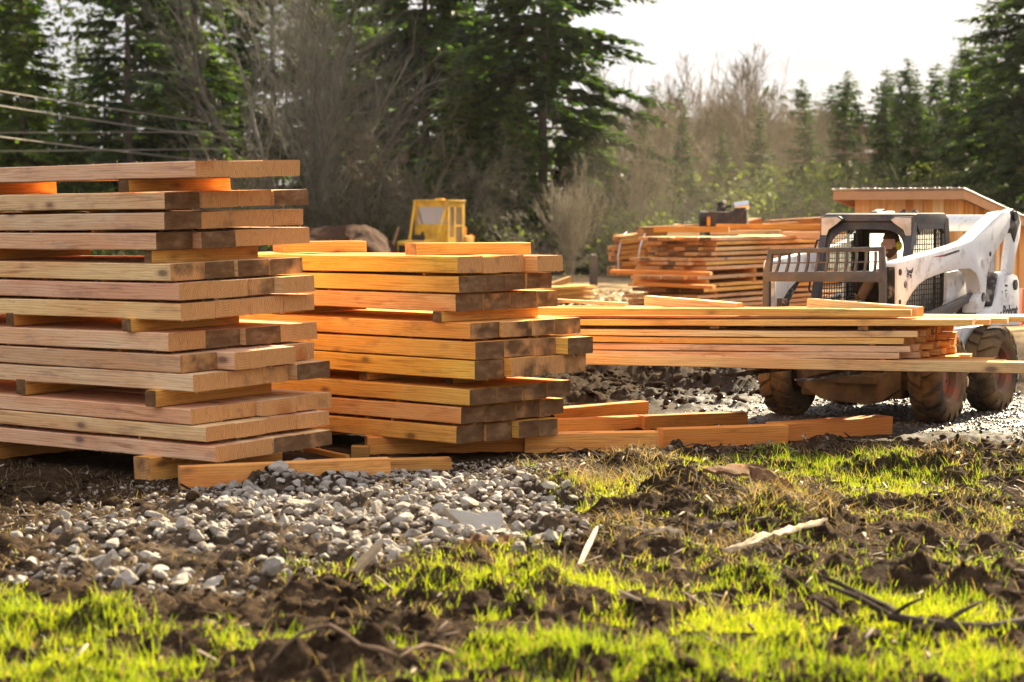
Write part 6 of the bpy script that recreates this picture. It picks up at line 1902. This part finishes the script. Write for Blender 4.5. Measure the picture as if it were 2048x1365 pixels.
def bare_meshes(seed, H, stems=1, spread=.5, depth=5, base_r=.10, tone=((.088, .080, .062), (.20, .175, .135)), fine=1.0, up=.35, splay=.18, limit=5200, leaf0=.28, rmin=.006):
    """a leafless broadleaf: returns (thick wood, twigs)"""
    rg = np.random.RandomState(seed); thick, thin = [], []
    lo, hi = np.array(tone[0]), np.array(tone[1])
    stack_ = []
    for i in range(stems):
        az = rg.uniform(0, 6.28); sp = splay * rg.uniform(.3, 1.6) if stems > 1 else .04
        d = np.array([math.cos(az) * sp, math.sin(az) * sp, 1.0]); d /= np.linalg.norm(d)
        stack_.append((np.array([math.cos(az), math.sin(az), 0]) * rg.uniform(0, .05 * stems ** .5), d, H * rg.uniform(.45, .62), base_r * rg.uniform(.6, 1.0), 0))
    cnt = 0
    while stack_:
        p, d, Ln, r, lv = stack_.pop(0)
        cnt += 1
        if cnt > limit: break
        n = 6 if lv < 2 else (5 if lv < 4 else 4)
        P = [p]; dd = d.copy(); st = Ln / (n - 1)
        for q in range(n - 1):
            dd = dd + rg.normal(0, .10 + .03 * lv, 3) + np.array([0, 0, up * .16])
            dd /= np.linalg.norm(dd); P.append(P[-1] + dd * st)
        P = np.array(P); rr = r * np.linspace(1, .52 if lv < 3 else .3, n)
        (thick if r > .022 else thin).append((P, np.maximum(rr, rmin)))
        if lv >= depth: continue
        nc = rg.randint(4, 7) if lv < 2 else rg.randint(3, 6)
        nc = int(nc * fine + .5)
        for q in range(nc):
            s = rg.uniform(leaf0 if lv == 0 else .2, 1.0); fi = s * (n - 1); i0 = min(int(fi), n - 2)
            pp = P[i0] + (P[i0 + 1] - P[i0]) * (fi - i0)
            td = P[i0 + 1] - P[i0]; td /= np.linalg.norm(td)
            rnd = rg.normal(0, 1, 3); rnd -= td * rnd.dot(td); rnd /= np.linalg.norm(rnd)
            nd = td * rg.uniform(.6, 1.0) + rnd * spread * rg.uniform(.6, 1.3)
            nd /= np.linalg.norm(nd)
            stack_.append((pp, nd, Ln * rg.uniform(.38, .68), max(rr[i0] * rg.uniform(.42, .66), .004), lv + 1))
        stack_.append((P[-1], dd, Ln * rg.uniform(.45, .7), max(rr[-1] * .95, .004), lv + 1))
    fn = lambda r: lo[None] + (hi - lo)[None] * rg.rand() * np.ones((len(r), 1))
    tv, tf, tc_ = tubes(thick, lambda r: 7 if r > .06 else 5, fn)
    wv, wf, wc = tubes(thin, lambda r: 3, fn)
    return mesh_np('trunk', tv, tf, (TWIG,), col=tc_, smooth=True), mesh_np('crown', wv, wf, (TWIG,), col=wc)

def top_of(m):
    return max(max(v.co.z for v in q.vertices) for q in m)
def tree(name, label, meshes, px, D, scale=1.0, rz=0.0, cat='tree', group=None, sz=1.0, dz=0.0):
    X = (px - 1024) / FPX * D
    e = empty(name, (X, D, float(ground_h([X], [D])[0]) - .05 + dz), rz)
    e.scale = (scale, scale, scale * sz)
    tag(e, label, cat, group, 'thing')
    link_mesh('trunk', meshes[0], e); link_mesh('crown', meshes[1], e)
    return e

GREENS = ((.016, .040, .010), (.15, .215, .028))
DARKS = ((.010, .026, .011), (.085, .135, .030))
FIR_A = fir_meshes(1, 17, 3.3, droop=.30, tone=GREENS)
FIR_B = fir_meshes(2, 19, 4.3, dens=.8, droop=.16, shape=.62, gap=.2, tone=DARKS, bare=.10)
FIR_C = fir_meshes(3, 22, 5.2, dens=1, droop=.34, shape=.55, gap=.10, tone=DARKS, bare=.05, step=.075)
FIR_D = fir_meshes(4, 10, 3.1, droop=.16, shape=.72, tone=DARKS, step=.07)
FIR_E = fir_meshes(5, 20, 2.6, dens=.7, droop=.32, shape=.4, gap=.36, bare=.2, tone=DARKS)
FIR_F = fir_meshes(6, 13, 3.6, droop=.30, shape=.75, tone=GREENS, bare=.02)
FIR_H = fir_meshes(8, 13, 3.0, droop=.20, shape=.85, tone=((.012, .028, .010), (.060, .095, .024)), bare=.02)
FIR_G = fir_meshes(7, 9, 3.0, droop=.14, shape=.70, tone=DARKS, step=.07, gap=.18)
gF = 'firs standing behind the yard'
tree('fir_tree', 'broad bright-edged fir at the outer side of the power lines, leftmost of the firs', FIR_A, 45, 74, .80, .3, group=gF)
tree('fir_tree', 'green fir half hidden behind the leftmost fir', FIR_A, -70, 79, .95, 2.2, group=gF)
tree('fir_tree', 'dark spreading fir with a bare straight trunk behind the tall stack', FIR_B, 262, 76, .90, 1.1, group=gF)
tree('fir_tree', 'dense green fir between the spreading fir and the big bare maple', FIR_A, 405, 79, 1.0, 4.0, group=gF)
tree('fir_tree', 'low pale-green fir tucked behind the power lines', FIR_F, 150, 84, .55, .9, group=gF)
tree('fir_tree', 'tall fir seen through the twigs of the big bare maple', FIR_B, 545, 88, 1.0, 2.8, group=gF)
tree('fir_tree', 'dark fir seen through the right half of the big bare maple', FIR_F, 700, 88, 1.0, 5.2, group=gF)
tree('fir_tree', 'tall dense fir with drooping boughs right of the big bare maple', FIR_C, 850, 80, .92, .5, group=gF)
tree('fir_tree', 'thin see-through fir with a slender straight trunk', FIR_E, 978, 84, 1.0, 1.9, group=gF)
tree('fir_tree', 'largest fir with long drooping dark boughs against the sky', FIR_C, 1088, 75, .90, 3.6, group=gF)
tree('fir_tree', 'bushy green fir at the foot of the largest fir', FIR_F, 1040, 72, .52, 2.4, group=gF)
tree('fir_tree', 'green fir leaning out under the edge of the largest fir', FIR_F, 1190, 77, .58, 4.4, group=gF)
tree('fir_tree', 'feathery green fir below the thin see-through fir', FIR_F, 915, 74, .62, 1.2, group=gF)
for px, D, s_, rz, lab in ((20, 96, 1.05, 3.0, 'fir filling the gap behind the two leftmost firs'), (340, 98, 1.0, 1.0, 'distant fir behind the spreading fir'), (480, 99, 1.1, 2.0, 'distant fir behind the outer twigs of the big maple'), (640, 98, 1.1, 5.0, 'distant fir behind the middle of the big maple'), (770, 97, 1.1, .2, 'distant fir left of the tall dense fir'), (930, 98, 1.05, 3.9, 'distant fir beside the thin see-through fir'), (115, 93, .52, 1.6, 'short distant fir below the sky gap behind the power lines'), (165, 97, .62, 3.4, 'distant fir at the edge of the sky gap'), (215, 95, .80, 5.6, 'distant fir behind the outer boughs of the spreading fir'), (300, 94, .95, 2.7, 'distant fir right behind the bare straight trunk')):
    tree('fir_tree', lab, FIR_A, px, D, s_, rz, group=gF)
for px, top, D, m, Hm, rz, lab in (
    (1298, 165, 98, FIR_G, 9, .5, 'small ragged fir top just beyond the largest fir'),
    (1358, 175, 100, FIR_D, 10, 2.0, 'narrow fir top among the bare poplars'),
    (1400, 230, 92, FIR_G, 9, 4.0, 'low fir half lost in the bare brush'),
    (1508, 205, 96, FIR_G, 9, 1.0, 'dark fir spike between the two clumps of bare poplars'),
    (1600, 153, 92, FIR_D, 10, .3, 'pointed fir above the near side of the shed roof'),
    (1664, 165, 100, FIR_G, 9, 3.3, 'slim fir tip behind the pointed fir'),
    (1692, 135, 90, FIR_D, 10, 2.6, 'evenly shaped fir standing over the middle of the shed'),
    (1772, 130, 92, FIR_G, 9, 5.0, 'bushy fir in the gap before the tall pair'),
    (1810, 110, 90, FIR_D, 10, 1.4, 'steep fir over the end of the shed roof'),
    (1868, 118, 96, FIR_G, 9, 2.2, 'slender fir top leaning beside the tall pair'),
    (1925, 66, 88, FIR_D, 10, 4.2, 'highest pointed fir of the distant row'),
    (1965, 125, 92, FIR_D, 10, .8, 'fir wedged between the distant row and the dark edge fir')):
    Ht = CAM_H + (430 - top) / FPX * D
    tree('fir_tree', lab, m, px, D, Ht / top_of(m), rz, group='smaller firs of the distant row', sz=1.0)
for px, top, D, rz, lab in ((1290, 215, 75, .5, 'bushy young fir behind the slab bundle'), (1365, 205, 76, 2.5, 'young green fir left of the mill engine'), (1440, 235, 74, 4.0, 'young green fir behind the mill engine'), (1520, 195, 75, 1.2, 'young green fir right of the mill engine'),
        (1605, 175, 76, 5.0, 'ivy-green young fir above the loader cab'), (1690, 150, 75, .9, 'young fir behind the near end of the shed roof'), (1765, 150, 76, 3.0, 'young fir behind the middle of the shed roof'), (1830, 130, 74, 2.0, 'young fir behind the roof peak of the shed'), (1900, 105, 75, 4.4, 'young fir between the shed peak and the dark edge fir')):
    tree('fir_tree', lab, FIR_H, px, D, (CAM_H + (430 - top) / FPX * D) / top_of(FIR_H), rz, group='young firs and brush behind the mill')
tree('fir_tree', 'big dark fir filling the right edge behind the shed', FIR_C, 2060, 66, .60, .2, group=gF)
tree('fir_tree', 'dense dark fir crown just above the lifted loader arm', FIR_F, 1990, 72, .80, 3.2, group=gF)

BARE_BIG = bare_meshes(11, 11.5, stems=9, spread=.42, depth=5, base_r=.115, splay=.42, fine=1.0, up=.30, limit=9000, tone=((.085, .078, .062), (.20, .18, .14)))
BARE_TALL = bare_meshes(12, 10.5, stems=6, spread=.30, depth=4, base_r=.11, splay=.15, fine=.85, up=.42, limit=2600, rmin=.012, tone=((.10, .072, .045), (.24, .175, .105)))
BARE_BUSH = bare_meshes(13, 4.2, stems=14, spread=.42, depth=3, base_r=.03, splay=.42, fine=.9, up=.3, limit=2600, tone=((.085, .072, .045), (.24, .195, .12)))
BARE_UP = bare_meshes(15, 5.2, stems=16, spread=.26, depth=3, base_r=.03, splay=.20, fine=1.0, up=.5, limit=2600, tone=((.10, .085, .06), (.27, .22, .145)))
BARE_SCRUB = bare_meshes(14, 5.0, stems=7, spread=.75, depth=4, base_r=.05, splay=.5, fine=.9, up=.05, limit=3600, tone=((.07, .060, .040), (.20, .165, .105)))
gB_ = 'leafless trees and brush along the wood edge'
tree('maple_tree', 'big bare many-stemmed maple behind the two big stacks', BARE_BIG, 612, 67, .86, .4, group=gB_)
tree('maple_tree', 'grey bare tree at the outer side of the big maple', BARE_SCRUB, 500, 65, 1.05, 2.1, group=gB_)
tree('maple_tree', 'twiggy bare tree behind the yellow bulldozer', BARE_SCRUB, 770, 66, 1.10, 5.0, group=gB_)
tree('maple_tree', 'bare tree with pale twigs over the bulldozer cab', BARE_SCRUB, 905, 68, .95, 1.3, group=gB_)
tree('shrub', 'upright bare shrub beside the lone post', BARE_UP, 1140, 61, 4.0 / top_of(BARE_UP), .6, cat='shrub', group=gB_)
tree('shrub', 'low arching bare shrub between bulldozer and upright shrub', BARE_SCRUB, 1075, 60, .42, 3.3, cat='shrub', group=gB_)
for px, top, D, rz, lab in (
    (1275, 100, 86, .2, 'tall bare poplar nearest the largest fir'),
    (1345, 150, 84, 1.7, 'bare poplar with bent grey stems above the far stack'),
    (1425, 72, 86, 3.1, 'tallest bare poplar over the mill engine'),
    (1470, 120, 88, 4.4, 'bare poplar crowding the tallest one'),
    (1545, 95, 86, 5.5, 'pale bare poplar before the row of small firs'),
    (1250, 250, 72, 2.5, 'leaning bare stems at the foot of the largest fir'), (1390, 190, 80, .9, 'brown bare poplar before the young firs by the engine'), (1505, 180, 79, 2.2, 'brown bare poplar right of the engine, lower than the rest'), (1640, 215, 80, 3.9, 'bare poplar between cab and shed eave'), (1745, 230, 79, 5.1, 'bare poplar over the near half of the shed roof'), (1850, 225, 78, 1.1, 'bare poplar over the far half of the shed roof'), (1310, 200, 78, 4.7, 'bare poplar above the slab bundle'), (1400, 110, 90, 2.9, 'thin bare poplar just left of the tallest one'), (1445, 95, 91, .4, 'bare poplar standing behind the tallest one'), (1510, 105, 90, 1.4, 'bare poplar between the two pale clumps'), (1370, 130, 89, 5.3, 'bare poplar with a forked top left of the engine'), (1580, 190, 84, 3.5, 'bare poplar beneath the pointed fir'), (1700, 200, 85, .2, 'bare poplar under the evenly shaped fir'), (1890, 200, 82, 2.4, 'bare poplar before the highest distant fir')):
    Ht = CAM_H + (430 - top) / FPX * D
    tree('poplar_tree', lab, BARE_TALL, px, D, Ht / top_of(BARE_TALL), rz, group='bare poplars against the sky')
for i, (px, D, s, rz, lab) in enumerate((
    (1300, 70, .95, .3, 'tangled bare brush behind the slab bundle'), (1390, 71, 1.0, 2.0, 'tangled bare brush behind the mill engine'),
    (1480, 70, 1.05, 4.0, 'tangled bare brush right of the mill engine'), (1570, 71, 1.05, 1.0, 'bare brush over the loader headlight'),
    (1650, 70, 1.1, 3.0, 'bare brush beside the shed eave'), (1740, 69, 1.15, 5.0, 'bare brush rising over the middle of the shed roof'),
    (1830, 69, 1.2, .7, 'bare brush rising over the peak of the shed roof'), (1900, 68, 1.15, 2.7, 'bare brush in front of the dark edge fir'),
    (420, 70, .9, 3.7, 'bare brush showing above the tall stack'), (690, 69, .8, 1.9, 'bare brush behind the earth mound'))):
    tree('brush', lab, BARE_SCRUB if i % 2 else BARE_BUSH, px, D, s * .62, rz, cat='bush', group='bare brush along the wood edge')

# evergreen undergrowth and ivy as one mass, and the closed wood beyond it
def leaf_mass(name, label, n, xr, yr, hfun, size, tones, seed, mat, hmax=99):
    rg = np.random.RandomState(seed)
    X = rg.uniform(*xr, n); Y = rg.uniform(*yr, n); Hm = np.clip(hfun(X, Y), .2, hmax); Z = Hm * rg.rand(n) ** .8
    dens = np.clip(.35 + 1.5 * fbm(X, Z * 1.6 + Y, .55, 4, .6), 0, 1)
    kp = rg.rand(n) < dens; X, Y, Z = X[kp], Y[kp], Z[kp]; n = len(X)
    a = rg.normal(0, 1, (n, 3)); a[:, 2] *= .7; a /= np.linalg.norm(a, axis=1)[:, None]
    b = np.cross(a, rg.normal(0, 1, (n, 3))); b /= np.linalg.norm(b, axis=1)[:, None]
    s = (rg.uniform(.5, 1.3, n) * size)[:, None]; P = np.stack([X, Y, Z], 1)
    V = np.stack([P - a * s, P + b * s * .45, P + a * s, P - b * s * .45], 1)
    t = np.clip(.45 + 1.3 * fbm(X, Z + Y * .5, .5, 3) + rg.normal(0, .2, n), 0, 1)[:, None]
    C = np.array(tones[0]) * (1 - t) + np.array(tones[1]) * t
    me = mesh_np(name, V.reshape(-1, 3), (np.arange(n) * 4)[:, None] + np.arange(4)[None], (mat,), col=np.repeat(C, 4, 0))
    tag(link_mesh(name, me), label, None, None, 'stuff')
leaf_mass('undergrowth', 'mixed evergreen and twiggy undergrowth along the edge of the wood', 170000, (-24, 24), (66, 79), lambda x, y: (1.6 + (1.4 + 1.6 * sstep(2, 6, x)) * sstep(68, 76, y)) * (1 + .9 * fbm(x, y, .3, 3)) + 1.6 * sstep(3, 8, x) + 1.6 * sstep(5, 8, x) * sstep(72, 78, y), .085, ((.022, .034, .009), (.14, .155, .035)), 41, NEEDLE, 3.7)
leaf_mass('far_wood', 'closed dark wood standing further back behind the trees', 75000, (-34, 36), (100, 112), lambda x, y: 7.0 + 9 * sstep(2, -5, x) + 3.5 * fbm(x, y, .18, 3) - 1.6 * np.exp(-((x - 9.5) / 4.0) ** 2), .22, ((.014, .022, .012), (.055, .065, .028)), 43, NEEDLE)
leaf_mass('ground_cover', 'low brown-green weeds at the foot of the wood', 12000, (-20, 20), (65, 73), lambda x, y: .45 + .4 * fbm(x, y, .4, 2), .07, ((.05, .06, .02), (.20, .19, .07)), 44, NEEDLE)
